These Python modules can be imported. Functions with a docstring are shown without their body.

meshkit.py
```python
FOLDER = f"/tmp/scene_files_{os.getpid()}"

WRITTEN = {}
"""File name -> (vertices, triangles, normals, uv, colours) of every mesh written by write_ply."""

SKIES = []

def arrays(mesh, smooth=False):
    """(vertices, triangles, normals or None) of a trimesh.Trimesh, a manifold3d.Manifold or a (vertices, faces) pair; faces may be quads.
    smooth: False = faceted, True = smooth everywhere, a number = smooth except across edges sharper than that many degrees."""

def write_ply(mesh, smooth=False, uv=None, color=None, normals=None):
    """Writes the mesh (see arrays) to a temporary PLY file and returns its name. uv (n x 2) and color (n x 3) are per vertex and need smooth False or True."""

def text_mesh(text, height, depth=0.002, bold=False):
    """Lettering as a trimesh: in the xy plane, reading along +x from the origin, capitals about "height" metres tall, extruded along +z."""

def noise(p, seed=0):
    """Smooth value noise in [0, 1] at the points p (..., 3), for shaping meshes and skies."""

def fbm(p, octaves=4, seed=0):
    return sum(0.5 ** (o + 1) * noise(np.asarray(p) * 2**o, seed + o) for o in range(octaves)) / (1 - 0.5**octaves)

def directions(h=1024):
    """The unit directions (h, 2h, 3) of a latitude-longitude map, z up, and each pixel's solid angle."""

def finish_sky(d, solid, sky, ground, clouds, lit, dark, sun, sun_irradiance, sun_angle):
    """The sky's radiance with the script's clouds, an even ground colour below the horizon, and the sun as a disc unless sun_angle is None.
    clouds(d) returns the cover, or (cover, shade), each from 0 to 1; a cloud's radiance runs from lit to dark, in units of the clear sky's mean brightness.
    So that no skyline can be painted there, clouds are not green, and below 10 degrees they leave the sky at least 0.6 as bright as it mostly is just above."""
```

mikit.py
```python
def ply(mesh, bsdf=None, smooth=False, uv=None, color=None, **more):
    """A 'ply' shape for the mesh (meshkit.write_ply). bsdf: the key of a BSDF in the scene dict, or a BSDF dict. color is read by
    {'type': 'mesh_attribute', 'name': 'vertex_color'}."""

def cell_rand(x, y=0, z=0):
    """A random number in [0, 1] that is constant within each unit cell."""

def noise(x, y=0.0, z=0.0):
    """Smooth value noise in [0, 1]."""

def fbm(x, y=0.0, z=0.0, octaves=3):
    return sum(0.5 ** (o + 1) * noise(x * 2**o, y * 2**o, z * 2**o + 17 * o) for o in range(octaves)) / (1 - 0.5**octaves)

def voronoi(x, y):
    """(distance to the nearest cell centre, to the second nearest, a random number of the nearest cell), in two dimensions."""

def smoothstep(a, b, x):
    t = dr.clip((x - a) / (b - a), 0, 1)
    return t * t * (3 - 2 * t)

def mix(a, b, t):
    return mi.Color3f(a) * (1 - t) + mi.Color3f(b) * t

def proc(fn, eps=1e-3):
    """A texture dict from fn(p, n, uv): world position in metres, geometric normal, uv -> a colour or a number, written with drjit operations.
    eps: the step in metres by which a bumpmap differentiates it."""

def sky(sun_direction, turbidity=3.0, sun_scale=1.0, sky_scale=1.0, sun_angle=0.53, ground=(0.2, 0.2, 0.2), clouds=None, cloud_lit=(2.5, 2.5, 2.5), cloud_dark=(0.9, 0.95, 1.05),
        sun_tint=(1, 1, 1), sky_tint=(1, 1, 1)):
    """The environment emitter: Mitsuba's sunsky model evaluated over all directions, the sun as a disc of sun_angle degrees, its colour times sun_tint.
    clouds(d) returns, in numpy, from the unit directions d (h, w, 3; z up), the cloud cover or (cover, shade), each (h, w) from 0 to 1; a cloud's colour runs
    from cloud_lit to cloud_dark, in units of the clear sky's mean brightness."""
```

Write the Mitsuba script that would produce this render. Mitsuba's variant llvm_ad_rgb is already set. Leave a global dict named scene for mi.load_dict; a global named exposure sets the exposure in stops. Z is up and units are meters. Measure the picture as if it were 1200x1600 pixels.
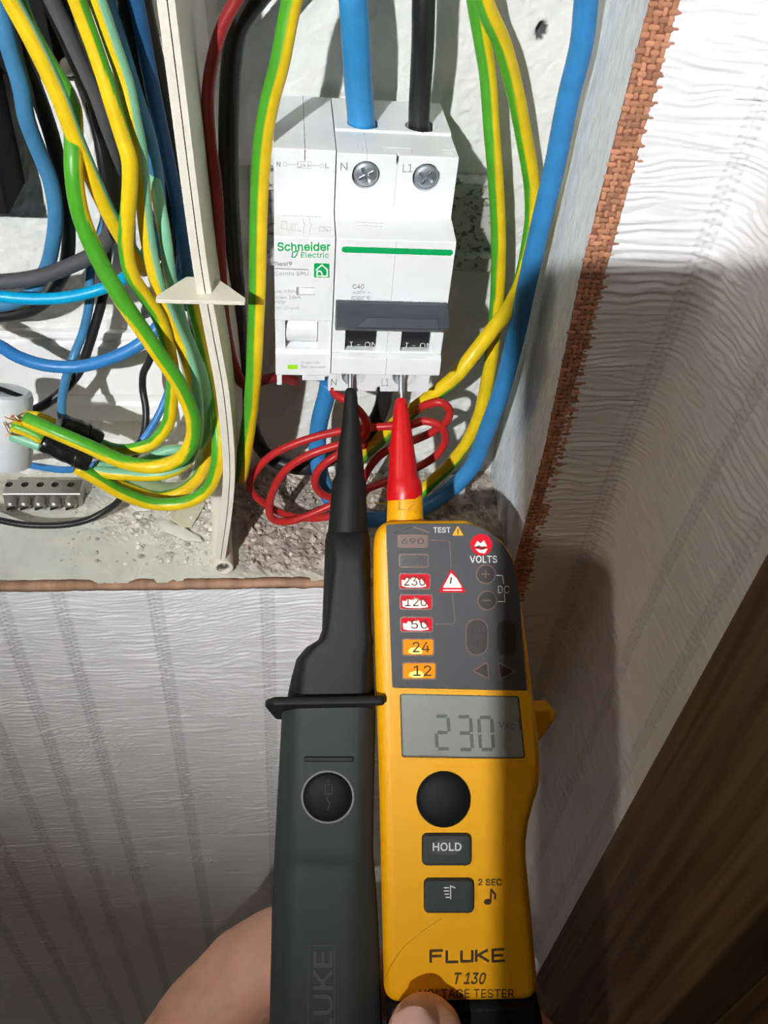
import math, random
import numpy as np, trimesh, drjit as dr, mitsuba as mi
import manifold3d as m3
from shapely.geometry import Polygon, Point, box as sbox, LineString
from shapely.ops import unary_union
import mikit, meshkit
from mikit import proc, noise, fbm, smoothstep, mix

random.seed(7); rng = np.random.default_rng(7)
scene, labels = {}, {}
exposure = 0.0
# ------------------------------------------------------------------ camera (millimetres inside the script; x right, y into the wall, z up)
F = 1355.0
C = np.array([3.87, -302.35, 182.15])
ROT = np.array([[0.993907, -0.081297, 0.074433], [-0.002331, -0.690635, -0.723200], [0.110200, 0.718620, -0.686616]])
RT, UP, FW = ROT[0], -ROT[1], ROT[2]
ZOFF = 1400.0                                     # the niche sits at eye height
def W(v):                                         # millimetres -> metres of the scene
    v = np.asarray(v, float); return (v + np.array([0, 0, ZOFF])) / 1000.0
T4 = mi.ScalarTransform4f
scene['camera'] = {'type': 'perspective', 'fov': math.degrees(2 * math.atan(600 / F)), 'fov_axis': 'x', 'near_clip': 0.005, 'far_clip': 50.0,
                   'to_world': T4().look_at(origin=W(C).tolist(), target=W(C + FW * 300).tolist(), up=UP.tolist())}
def rgb_(*c): return {'type': 'rgb', 'value': list(c)}
# light: the headlamp of the person taking the picture (tube + emitter) and a weak warm room light
LAMP = np.array([-220.0, -667.0, 390.0]); LAMP_AIM = np.array([40.0, -40.0, 80.0])
LAMP_L = 17800.0
scene['room_light'] = {'type': 'constant', 'radiance': {'type': 'rgb', 'value': [0.014, 0.014, 0.014]}, 'sampling_weight': 3.0}
HALL, HALL_L = np.array([-1250.0, -640.0, 900.0]), (38.0, 32.0, 25.5)              # warm ceiling lamp of the hall, up to the left
PHONE_L, PHONE_R, PHONE_T, PHONE_B = -50.5, 25.5, 6.0, -158.0

# ------------------------------------------------------------------ helpers
def ray(px, py): return ROT.T @ np.array([(px - 600) / F, (py - 800) / F, 1.0])
def onY(px, py, d):                               # the point seen at a pixel, at d mm in front of the niche's back wall
    r = ray(px, py); return C + r * ((-d - C[1]) / r[1])
def onZ(px, py, z):
    r = ray(px, py); return C + r * ((z - C[2]) / r[2])
def at(px, py, t): return C + ray(px, py) * t
class Plane:
    def __init__(s, o, ux, uy):
        s.o, s.ux, s.uy = np.array(o, float), np.array(ux, float), np.array(uy, float); s.n = np.cross(s.ux, s.uy)
    def hit(s, px, py, w=0.0):
        r = ray(px, py); o = s.o + s.n * w; return C + r * (np.dot(o - C, s.n) / np.dot(r, s.n))
    def ab(s, px, py, w=0.0):
        h = s.hit(px, py, w) - s.o; return np.array([h @ s.ux, h @ s.uy])
    def world(s, v):
        v = np.atleast_2d(np.asarray(v, float)); return s.o + v[:, :1] * s.ux + v[:, 1:2] * s.uy + (v[:, 2:3] if v.shape[1] > 2 else 0) * s.n
    def up(s, mesh):
        m = mesh.copy(); m.vertices = s.world(m.vertices); return m

def key_of(name, parent=None):
    base = f'{parent}__{name}' if parent else name
    k, i = base, 0
    while k in used:
        i += 1; k = f'{base}_{i:03d}'
    used.add(k); return k
used = set()
def obj(name, mesh, mat, parent=None, smooth=30, color=None, label=None, cat=None, group=None, kind=None, **more):
    k = key_of(name, parent)
    if isinstance(mesh, tuple): mesh = trimesh.Trimesh(np.array(mesh[0], float), np.array(mesh[1]), process=False)
    m = mesh.copy(); m.vertices = W(m.vertices)
    scene[k] = mikit.ply(m, mat, smooth=smooth, color=color, **more)
    tag(k, label, cat, group, kind); return k
def thing(name, label=None, cat=None, group=None):
    k = key_of(name); tag(k, label, cat, group); return k
def tag(k, label=None, cat=None, group=None, kind=None):
    d = {a: b for a, b in (('label', label), ('category', cat), ('group', group), ('kind', kind)) if b}
    if d: labels[k] = d
cat_ = trimesh.util.concatenate
def box(x0, x1, y0, y1, z0, z1, r=0.0):
    if r <= 0:
        m = trimesh.creation.box(extents=(x1 - x0, y1 - y0, z1 - z0)); m.apply_translation(((x0 + x1) / 2, (y0 + y1) / 2, (z0 + z1) / 2)); return m
    pts = [(x, y, z) for x in (x0, x1) for y in (y0, y1) for z in (z0, z1)]
    c = np.mean(pts, 0); q = []
    for p in pts:
        s = np.sign(np.array(p) - c)
        for a in range(3):
            e = np.array(p, float) - s * r; e[a] = p[a]; q.append(e)
            f = np.array(p, float) - s * r * 0.42; f[a] = p[a] - s[a] * r * 1.0 if False else f[a]
        q.append(np.array(p) - s * r * 0.42)
    return trimesh.convex.convex_hull(np.array(q))
def spline(pts, step=1.4, extra=None):
    P = np.array(pts, float); n = len(P)
    if n < 3:
        t = np.linspace(0, 1, max(2, int(np.linalg.norm(P[1] - P[0]) / step))); return P[0] + t[:, None] * (P[1] - P[0])
    d = np.sqrt(np.linalg.norm(np.diff(P, axis=0), axis=1)); k = np.r_[0, np.cumsum(np.maximum(d, 1e-6))]
    Q = np.vstack([2 * P[0] - P[1], P, 2 * P[-1] - P[-2]]); kk = np.r_[k[0] - d[0], k, k[-1] + d[-1]]
    out = []
    for i in range(1, n):
        t0, t1, t2, t3 = kk[i - 1:i + 3]; p0, p1, p2, p3 = Q[i - 1:i + 3]
        m = max(2, int(np.linalg.norm(p2 - p1) / step)); t = np.linspace(t1, t2, m, endpoint=False)[:, None]
        a1 = (t1 - t) / (t1 - t0) * p0 + (t - t0) / (t1 - t0) * p1; a2 = (t2 - t) / (t2 - t1) * p1 + (t - t1) / (t2 - t1) * p2
        a3 = (t3 - t) / (t3 - t2) * p2 + (t - t2) / (t3 - t2) * p3
        b1 = (t2 - t) / (t2 - t0) * a1 + (t - t0) / (t2 - t0) * a2; b2 = (t3 - t) / (t3 - t1) * a2 + (t - t1) / (t3 - t1) * a3
        out.append((t2 - t) / (t2 - t1) * b1 + (t - t1) / (t2 - t1) * b2)
    return np.vstack(out + [P[-1:]])
def tube(path, r, n=12, cap=True):
    """tube mesh along path; returns mesh and per-vertex (normal, tangent, arc fraction)"""
    P = np.asarray(path, float); m = len(P); R = np.broadcast_to(np.asarray(r, float), (m,))
    t = np.gradient(P, axis=0); t /= np.linalg.norm(t, axis=1, keepdims=True) + 1e-12
    a = np.cross(t[0], [0.3, -0.9, 0.2]); a /= np.linalg.norm(a); A = [a]
    for i in range(1, m):
        a = A[-1] - t[i] * (A[-1] @ t[i]); A.append(a / np.linalg.norm(a))
    A = np.array(A); B = np.cross(t, A); th = np.arange(n) * 2 * np.pi / n
    N = A[:, None] * np.cos(th)[None, :, None] + B[:, None] * np.sin(th)[None, :, None]
    V = (P[:, None] + N * R[:, None, None]).reshape(-1, 3)
    i = np.arange(m - 1)[:, None] * n; j = np.arange(n)[None]; j2 = (j + 1) % n
    f = np.concatenate([np.stack([i + j, i + j2, i + n + j2], -1).reshape(-1, 3), np.stack([i + j, i + n + j2, i + n + j], -1).reshape(-1, 3)])
    info_n, info_t, fr = N.reshape(-1, 3), np.repeat(t, n, 0), np.repeat(np.linspace(0, 1, m), n)
    if cap:
        V = np.vstack([V, P[:1], P[-1:]]); c0, c1 = m * n, m * n + 1; j = np.arange(n); j2 = (j + 1) % n
        f = np.vstack([f, np.stack([j2, j, j * 0 + c0], 1), np.stack([(m - 1) * n + j, (m - 1) * n + j2, j * 0 + c1], 1)])
        info_n = np.vstack([info_n, -t[:1], t[-1:]]); info_t = np.vstack([info_t, t[:1], t[-1:]]); fr = np.r_[fr, 0, 1]
    return trimesh.Trimesh(V, f, process=False), info_n, info_t, fr
def resample(poly, step):
    L = poly.exterior; n = max(12, int(L.length / step)); p = np.array([L.interpolate(i / n, normalized=True).coords[0] for i in range(n)])
    return p if Polygon(p).exterior.is_ccw else p[::-1]
def rounded(pts, r, q=8):
    return Polygon(pts).buffer(-r, quad_segs=q).buffer(r, quad_segs=q)
def slab(poly, layers, step=0.8):
    """solid from an outline: layers of (height, inset) from bottom to top, in the local frame (x, y, height)"""
    p = resample(poly, step); n = len(p)
    e = np.roll(p, -1, 0) - np.roll(p, 1, 0); nrm = np.stack([-e[:, 1], e[:, 0]], 1); nrm /= np.linalg.norm(nrm, axis=1, keepdims=True) + 1e-9
    V = [np.c_[p + nrm * ins, np.full(n, h)] for h, ins in layers]
    V = np.vstack(V); f = []; j = np.arange(n); j2 = (j + 1) % n
    for k in range(len(layers) - 1):
        a = k * n; f += [np.stack([a + j, a + j2, a + n + j2], 1), np.stack([a + j, a + n + j2, a + n + j], 1)]
    for k, flip in ((0, True), (len(layers) - 1, False)):
        q = V[k * n:(k + 1) * n, :2]; tri = earcut(q); tri = tri + k * n; f.append(tri[:, ::-1] if flip else tri)
    return trimesh.Trimesh(V, np.vstack(f), process=False)
def earcut(q):
    import mapbox_earcut as me
    tri = np.array(me.triangulate_float64(np.asarray(q, np.float64), np.array([len(q)], np.uint32))).reshape(-1, 3).astype(int)
    a, b, c = q[tri[:, 0]], q[tri[:, 1]], q[tri[:, 2]]
    neg = (b[:, 0] - a[:, 0]) * (c[:, 1] - a[:, 1]) - (b[:, 1] - a[:, 1]) * (c[:, 0] - a[:, 0]) < 0
    tri[neg] = tri[neg][:, ::-1]; return tri
def plate(poly, h0, h1):                              # plain extrusion of a shapely polygon (holes allowed)
    gs = getattr(poly, 'geoms', [poly]); out = []
    for g in gs:
        if g.area < 1e-6: continue
        m = trimesh.creation.extrude_polygon(g, h1 - h0, engine='earcut'); m.apply_translation((0, 0, h0)); out.append(m)
    return cat_(out)
def lathe(profile, n=32):                             # profile (r, h), about local z
    return trimesh.creation.revolve(np.array(profile, float), sections=n)
def orient(mesh, o, ux, uy):
    return Plane(o, ux, uy).up(mesh)
def mani(m):
    m = m.copy(); m.merge_vertices(); return m3.Manifold(m3.Mesh(np.asarray(m.vertices, np.float32), np.asarray(m.faces, np.uint32)))
def unmani(M):
    x = M.to_mesh(); return trimesh.Trimesh(x.vert_properties[:, :3], x.tri_verts, process=False)
def letters(text, pl, x0, yb, x1, yt, mat, parent, name='lettering', w=0.0, depth=0.12, bold=False, slant=0.0, label=None, sx=None):
    """lettering on a plane: the box of pixels it fills in the photograph gives its real size and place"""
    a, b, c = pl.ab(x0, yb, w), pl.ab(x1, yb, w), pl.ab(x0, yt, w)
    h = abs(c[1] - a[1]); u = b - a; L = np.linalg.norm(u); u /= L; v = np.array([-u[1], u[0]])
    m = meshkit.text_mesh(text, 1.0, 0.01, bold); lo, hi = m.bounds
    V = np.array(m.vertices); sxx = L / (hi[0] - lo[0]); X = (V[:, 0] - lo[0]) * sxx; Y = V[:, 1] * h; X = X + Y * slant
    P = a + X[:, None] * u + Y[:, None] * v; m.vertices = pl.world(np.c_[P, w + V[:, 2] / 0.01 * depth])
    return obj(name, m, mat, parent, smooth=False, label=label)
def strokes(pl, lines, width, mat, parent, name='symbol', w=0.0, depth=0.12, label=None, flat=False):
    g = unary_union([LineString([pl.ab(*p, w) for p in L]).buffer(width / 2, cap_style='flat' if flat else 'round', quad_segs=4) for L in lines])
    return obj(name, pl.up(plate(g, w, w + depth)), mat, parent, smooth=False, label=label)
def pxpoly(pl, pts, w=0.0): return Polygon([pl.ab(*p, w) for p in pts])

# ------------------------------------------------------------------ materials
def rgb(*c): return {'type': 'rgb', 'value': list(c)}
def mat(name, color, rough=0.5, spec=0.5, metallic=0.0, **more):
    base = color if isinstance(color, dict) else rgb(*color)
    scene[name] = {'type': 'twosided', 'b': {'type': 'principled', 'base_color': base, 'roughness': rough, 'specular': spec, 'metallic': metallic, **more}}
    return name
VC = {'type': 'mesh_attribute', 'name': 'vertex_color'}
mat('m_painted', VC, 0.85, 0.2)                       # plaster, paper, wallpaper: colour of the thing itself per vertex
mat('m_wire', VC, 0.38, 0.45)
mat('m_wire_matt', VC, 0.6, 0.3)
mat('m_skin', VC, 0.5, 0.35)
mat('m_shell', (0.80, 0.81, 0.82), 0.42, 0.4)
mat('m_shell_grey', (0.62, 0.63, 0.64), 0.5, 0.4)
mat('m_seam', (0.10, 0.10, 0.10), 0.7)
mat('m_toggle', (0.048, 0.054, 0.064), 0.42, 0.4)
mat('m_barrel', (0.015, 0.016, 0.018), 0.4, 0.4)
mat('m_steel', (0.62, 0.68, 0.72), 0.42, 0.5, 1.0)
mat('m_steel_dull', (0.45, 0.43, 0.40), 0.42, 0.5, 1.0)
mat('m_copper', (0.95, 0.50, 0.25), 0.3, 0.5, 1.0)
mat('m_print', (0.30, 0.31, 0.32), 0.7)
mat('m_print_light', (0.50, 0.51, 0.52), 0.7)
mat('m_emboss', (0.052, 0.058, 0.058), 0.6)
mat('m_ring', (0.16, 0.16, 0.16), 0.6)
mat('m_green', (0.0, 0.36, 0.10), 0.5)
mat('m_white', (0.86, 0.86, 0.86), 0.5)
mat('m_green_led', (0.35, 0.75, 0.02), 0.4)
mat('m_tester', (0.86, 0.40, 0.003), 0.42, 0.35)
mat('m_tester_dark', (0.55, 0.24, 0.004), 0.6)
mat('m_panel', (0.060, 0.060, 0.066), 0.55, 0.35)
mat('m_red', (0.62, 0.006, 0.010), 0.35, 0.5)
mat('m_probe_black', (0.009, 0.009, 0.010), 0.58, 0.3)
mat('m_probe_grip', (0.033, 0.039, 0.038), 0.6, 0.3)
mat('m_rubber', (0.006, 0.006, 0.007), 0.6, 0.22)
mat('m_button', (0.035, 0.040, 0.042), 0.6, 0.3)
mat('m_ink', (0.05, 0.022, 0.006), 0.7)
mat('m_label', (0.62, 0.62, 0.62), 0.6)
mat('m_lens_off', (0.17, 0.095, 0.080), 0.3, 0.5)
mat('m_lens_dark', (0.030, 0.022, 0.022), 0.35, 0.5)
mat('m_lcd', (0.25, 0.26, 0.23), 0.25, 0.5, clearcoat=0.6, clearcoat_gloss=0.9)
mat('m_lcd_ink', (0.085, 0.09, 0.085), 0.5)
mat('m_bezel', (0.05, 0.045, 0.04), 0.4)
mat('m_cream', (0.74, 0.70, 0.60), 0.5, 0.35)
mat('m_tape', (0.010, 0.010, 0.011), 0.28, 0.5)
mat('m_cap', (0.66, 0.68, 0.70), 0.35, 0.5)
mat('m_dark', (0.010, 0.010, 0.010), 0.8, 0.15)
mat('m_nail', (0.72, 0.42, 0.34), 0.3, 0.5)
def wood_fn(p, n, uv):
    g = fbm(p.x * 60, p.y * 260, p.z * 7, 4); l = noise(p.y * 900 + p.x * 200, p.z * 25, 3.0)
    c = mix((0.075, 0.043, 0.022), (0.150, 0.092, 0.048), smoothstep(0.3, 0.7, g)); return c * (0.82 + 0.3 * l)
mat('m_wood', proc(wood_fn), 0.5, 0.35)
def rail_fn(p, n, uv):
    a = fbm(p.x * 500, p.y * 500, p.z * 500, 3); b = noise(p.x * 900, p.y * 200, p.z * 900)
    return mix((0.42, 0.41, 0.38), (0.12, 0.112, 0.10), smoothstep(0.48, 0.66, a) * smoothstep(0.3, 0.6, b))
mat('m_rail', proc(rail_fn), 0.6, 0.4)

# ------------------------------------------------------------------ the setting
NF = 67.0; LEDGE = -81.5; XR = 130.0
fb = lambda p, o=4, s=0: meshkit.fbm(np.asarray(p, float), o, s)
def grid(nu, nv):
    i = np.arange(nu - 1)[:, None] * nv + np.arange(nv - 1)[None]; i = i.ravel()
    return np.vstack([np.stack([i, i + nv, i + nv + 1], 1), np.stack([i, i + nv + 1, i + 1], 1)])
def sheet(name, fn, u, v, flip=False, **kw):
    U, V = np.meshgrid(u, v, indexing='ij'); pos, col = fn(U.ravel(), V.ravel())
    f = grid(len(u), len(v)); f = f[:, ::-1] if flip else f
    return obj(name, trimesh.Trimesh(pos, f, process=False), 'm_painted', smooth=True, color=np.clip(col, 0, 1), kind='structure', **kw)
HOLE = onY(846, 48, 0)
def back_fn(x, z):
    p = np.c_[x, z, x * 0]
    h = 1.5 * (fb(p / 22, 3, 1) - .5) + 1.5 * (fb(p / 5.5, 4, 2) - .5) + .7 * (np.abs(fb(p / 2.4, 3, 3) - .5) * 2) ** .7
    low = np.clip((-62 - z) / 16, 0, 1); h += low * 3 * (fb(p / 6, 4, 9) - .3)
    hole = np.hypot(x - HOLE[0], (z - HOLE[2]) * .6) ; h -= 5 * np.exp(-(hole / 1.5) ** 4)
    base = np.array([.80, .80, .77]) * (1 - .10 * (fb(p / 30, 3, 5)[:, None]))
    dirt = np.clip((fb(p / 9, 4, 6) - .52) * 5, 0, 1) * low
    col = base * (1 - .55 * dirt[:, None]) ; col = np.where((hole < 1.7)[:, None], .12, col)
    return np.c_[x, -h - .2, z], col
sheet('wall_back', back_fn, np.r_[np.arange(-250, -170, 2.0), np.arange(-170, 100, .75)], np.arange(-84, 220, .75), flip=False, label='white rough plaster back wall of the niche')
def reveal_fn(d, z):                                  # the niche's right flank, facing left
    p = np.c_[d, z, d * 0]; x = 98.5 - (98.5 - (92.8 + 3.0 * np.clip((60 - z) / 70, 0, 1))) * np.clip(d / NF, 0, 1)
    h = .9 * (fb(np.c_[d / 6, z / 12, d * 0], 4, 11) - .5) + .35 * (fb(np.c_[d / .8, z / 3, d * 0], 3, 12) - .5)
    low = np.clip((-66 - z) / 14, 0, 1)
    col = np.array([.60, .63, .65]) * (.78 + .4 * fb(np.c_[d / 1.2, z / 4, d * 0], 3, 13)[:, None]); col = col * (1 - .5 * low[:, None] * np.clip(fb(p / 5, 3, 14) * 2.4 - .7, 0, 1)[:, None])
    return np.c_[x - h, -d, z], col
sheet('wall_reveal', reveal_fn, np.arange(-1, 67.6, .6), np.arange(-84, 200, .7), flip=False, label='grey white plastered flank of the niche beside the brown strip')
def ledge_fn(x, d):
    p = np.c_[x, d, x * 0]
    rub = np.clip((x + 18) / 8, 0, 1) + np.clip((48 - d) / 12, 0, 1) * .75 * np.clip((x + 95) / 30, .25, 1); rub = np.clip(rub + (fb(p / 12, 3, 21) - .5), 0, 1) * np.clip((68.5 - d) / 10, 0, 1)
    h = .8 * (fb(p / 18, 3, 22) - .5) + rub * (3.2 * (fb(p / 5, 4, 23) - .42) + 2.4 * (np.abs(fb(p / 2.1, 3, 24) - .5) * 2)) + .25 * (fb(p / 1.8, 3, 25) - .5)
    h *= np.clip((68 - d) / 4, .15, 1)
    smoothc = np.array([.66, .67, .60]) * (.86 + .25 * fb(p / 9, 4, 26)[:, None]); r = fb(p / 3.5, 4, 27)[:, None]
    rubc = np.where(x[:, None] > -20, np.array([.44, .37, .32]), np.array([.55, .53, .47])) * (.35 + 1.3 * r)
    return np.c_[x, -d, LEDGE + h], smoothc * (1 - rub[:, None]) + rubc * rub[:, None]
sheet('wall_ledge', ledge_fn, np.r_[np.arange(-250, -170, 2.0), np.arange(-170, 101, .7)], np.arange(-1, 67.3, .6), flip=True, label='rubble strewn plaster ledge at the bottom of the niche')

SEAMS_F = [-178, -155, -130.5, -109.8, -87, -49.7, -4.6, 40, 84, 117]
def crepe(s, z, seed):
    w = 2.2 * (meshkit.noise(np.c_[s / 17, z / 9, s * 0], seed) - .5) + 1.1 * (meshkit.noise(np.c_[s / 6, z / 4, s * 0], seed + 1) - .5)
    a = meshkit.noise(np.c_[s / 16, (z + w) / 1.25, s * 0], seed + 2); b = meshkit.noise(np.c_[s / 9, (z + w) / .8, s * 0], seed + 3)
    amp = .45 + .9 * meshkit.noise(np.c_[s / 14, z / 11, s * 0], seed + 4)
    ph = (z + 1.6 * w) / (1.9 + .5 * meshkit.noise(np.c_[s / 60, z / 40, s * 0], seed + 6)); rg = np.abs(np.sin(np.pi * ph)) ** .7
    return amp * (.85 * np.abs(a - .5) ** .8 + .30 * b + .42 * rg)
def seam(s, z, seams):                                # machine-stitched bands: three rows of small pits
    h = np.zeros_like(s); c = np.zeros_like(s)
    for q in seams:
        d = s - q; band = np.clip((3.3 - np.abs(d)) / .6, 0, 1)
        for k, o in enumerate((-2.2, 0, 2.2)):
            row = np.exp(-((d - o) / .75) ** 2); pit = row * (.5 + .5 * np.sin(2 * np.pi * (z / 2.5 + .5 * (k % 2))))
            h -= .42 * pit; c = np.maximum(c, pit)
        c = np.maximum(c, .28 * band)
    return h, c
PAPER = np.array([.79, .79, .80])
def front_fn(x, z):
    h = crepe(x, z, 31) * .95; sh, sc = seam(x, z, SEAMS_F)
    crease = np.exp(-((z + 296 + 1.2 * np.sin(x / 30)) / .8) ** 2); h = h + sh - .6 * crease
    col = PAPER * (.96 + .08 * fb(np.c_[x / 30, z / 40, x * 0], 3, 33)[:, None]) * (1 - .40 * sc[:, None]) * (1 - .25 * crease[:, None])
    return np.c_[x, -NF - h, z], col
sheet('wall_front', front_fn, np.r_[np.arange(-420, -190, 3.0), np.arange(-190, 100.6, 1.0)], np.r_[np.arange(-640, -330, .9), np.arange(-330, -84.2, .5)], flip=False, label='white crinkled wallpaper with stitched seams below the niche')
PROF = [(100.0, -NF)] ; RC = 10.0
for a in np.linspace(0, np.pi / 2, 10): PROF.append((XR - RC + RC * np.sin(a), -NF - RC + RC * np.cos(a)))
PROF.append((XR, -190.0)); PROF = np.array(PROF)
S_ = np.r_[0, np.cumsum(np.linalg.norm(np.diff(PROF, axis=0), axis=1))]
SEAMS_R = [17.5, 27.5, 35.5 + 37.0, 35.5 + 66.0]
SEAMS_R = [24.0, S_[-2] + (114.8 - NF - RC), S_[-2] + (143.8 - NF - RC)]
def right_fn(s, z):
    x = np.interp(s, S_, PROF[:, 0]); y = np.interp(s, S_, PROF[:, 1]); e = .6
    tx = np.interp(s + e, S_, PROF[:, 0]) - np.interp(s - e, S_, PROF[:, 0]); ty = np.interp(s + e, S_, PROF[:, 1]) - np.interp(s - e, S_, PROF[:, 1]); L = np.hypot(tx, ty) + 1e-9
    nx, ny = ty / L, -tx / L
    h = crepe(s + 100, z, 31) * 1.45; sh, sc = seam(s, z, SEAMS_R); h = h + sh * .8 + 2.2 * (fb(np.c_[s / 30, z / 60, s * 0], 2, 36) - .5) * np.clip(s / 14, 0, 1) * np.clip((z + 84) / 20, 0, 1)
    lean = np.clip((z + 20) / 150, 0, 1) * 7 * np.clip(s / 20, 0, 1)        # the corner leans outwards a little towards the top
    col = PAPER * (.96 + .08 * fb(np.c_[s / 30, z / 40, s * 0], 3, 33)[:, None]) * (1 - .30 * sc[:, None])
    return np.c_[x + nx * h + lean, y + ny * h, z], col
sheet('wall_right', right_fn, np.r_[np.arange(0, 40, .8), np.arange(40, S_[-1] - 8, 1.0)], np.r_[np.arange(-640, -200, .9), np.arange(-200, 230, .5)], flip=False, label='white crinkled wallpaper to the right of the niche and round the corner')
# wooden casing on the right-hand wall, dark door beyond it
pr = rounded([(122.5, -161.5), (122.5, -222.5), (150, -222.5), (150, -161.5)], 1.2)
def zprism(poly, z0, z1): return plate(poly, z0, z1)
obj('trim_1', zprism(pr, -640, 260), 'm_wood', kind='structure', label='brown wooden door casing at the lower right')
obj('door_1', zprism(Polygon([(142, -223), (142, -420), (170, -420), (170, -223)]), -640, 260), 'm_wood', kind='structure', label='dark wooden door beyond the casing')
# torn brown paper lip on the ledge's front edge
def lip():
    xs = np.arange(-250, 101, 1.0); top, bot, out = [], [], []
    n1 = fb(np.c_[xs / 9, xs * 0, xs * 0], 4, 41); n2 = fb(np.c_[xs / 5, xs * 0 + 3, xs * 0], 4, 42)
    zt = LEDGE + .5 + 1.6 * (n1 - .5) + .5 * (fb(np.c_[xs / 2.2, xs * 0 + 9, xs * 0], 2, 44) - .5); zb = LEDGE - 2.7 - 1.2 * n2; d1 = NF + .5 + .9 * n1; d2 = NF + .55 + .3 * n2
    V = np.vstack([np.c_[xs, -(NF - 2.2) + 0 * xs, zt - .3], np.c_[xs, -d1, zt], np.c_[xs, -d1 - .25, (zt + zb) / 2], np.c_[xs, -d2, zb], np.c_[xs, -(NF - 2.2) + 0 * xs, zb]])
    n = len(xs); f = []; i = np.arange(n - 1)
    for k in range(5):
        a, b = k * n, ((k + 1) % 5) * n; f += [np.stack([a + i, b + i, b + i + 1], 1), np.stack([a + i, b + i + 1, a + i + 1], 1)]
    c = np.array([.42, .25, .165])[None] * (.6 + .75 * np.tile(fb(np.c_[xs / 4, xs * 0, xs * 0], 4, 43), 5)[:, None])
    m = trimesh.Trimesh(V, np.vstack(f), process=False)
    obj('torn_paper_edge', m, 'm_painted', smooth=True, color=c, label='torn brown paper edge running along the front of the plaster ledge', cat='paper edge')
lip()
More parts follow.
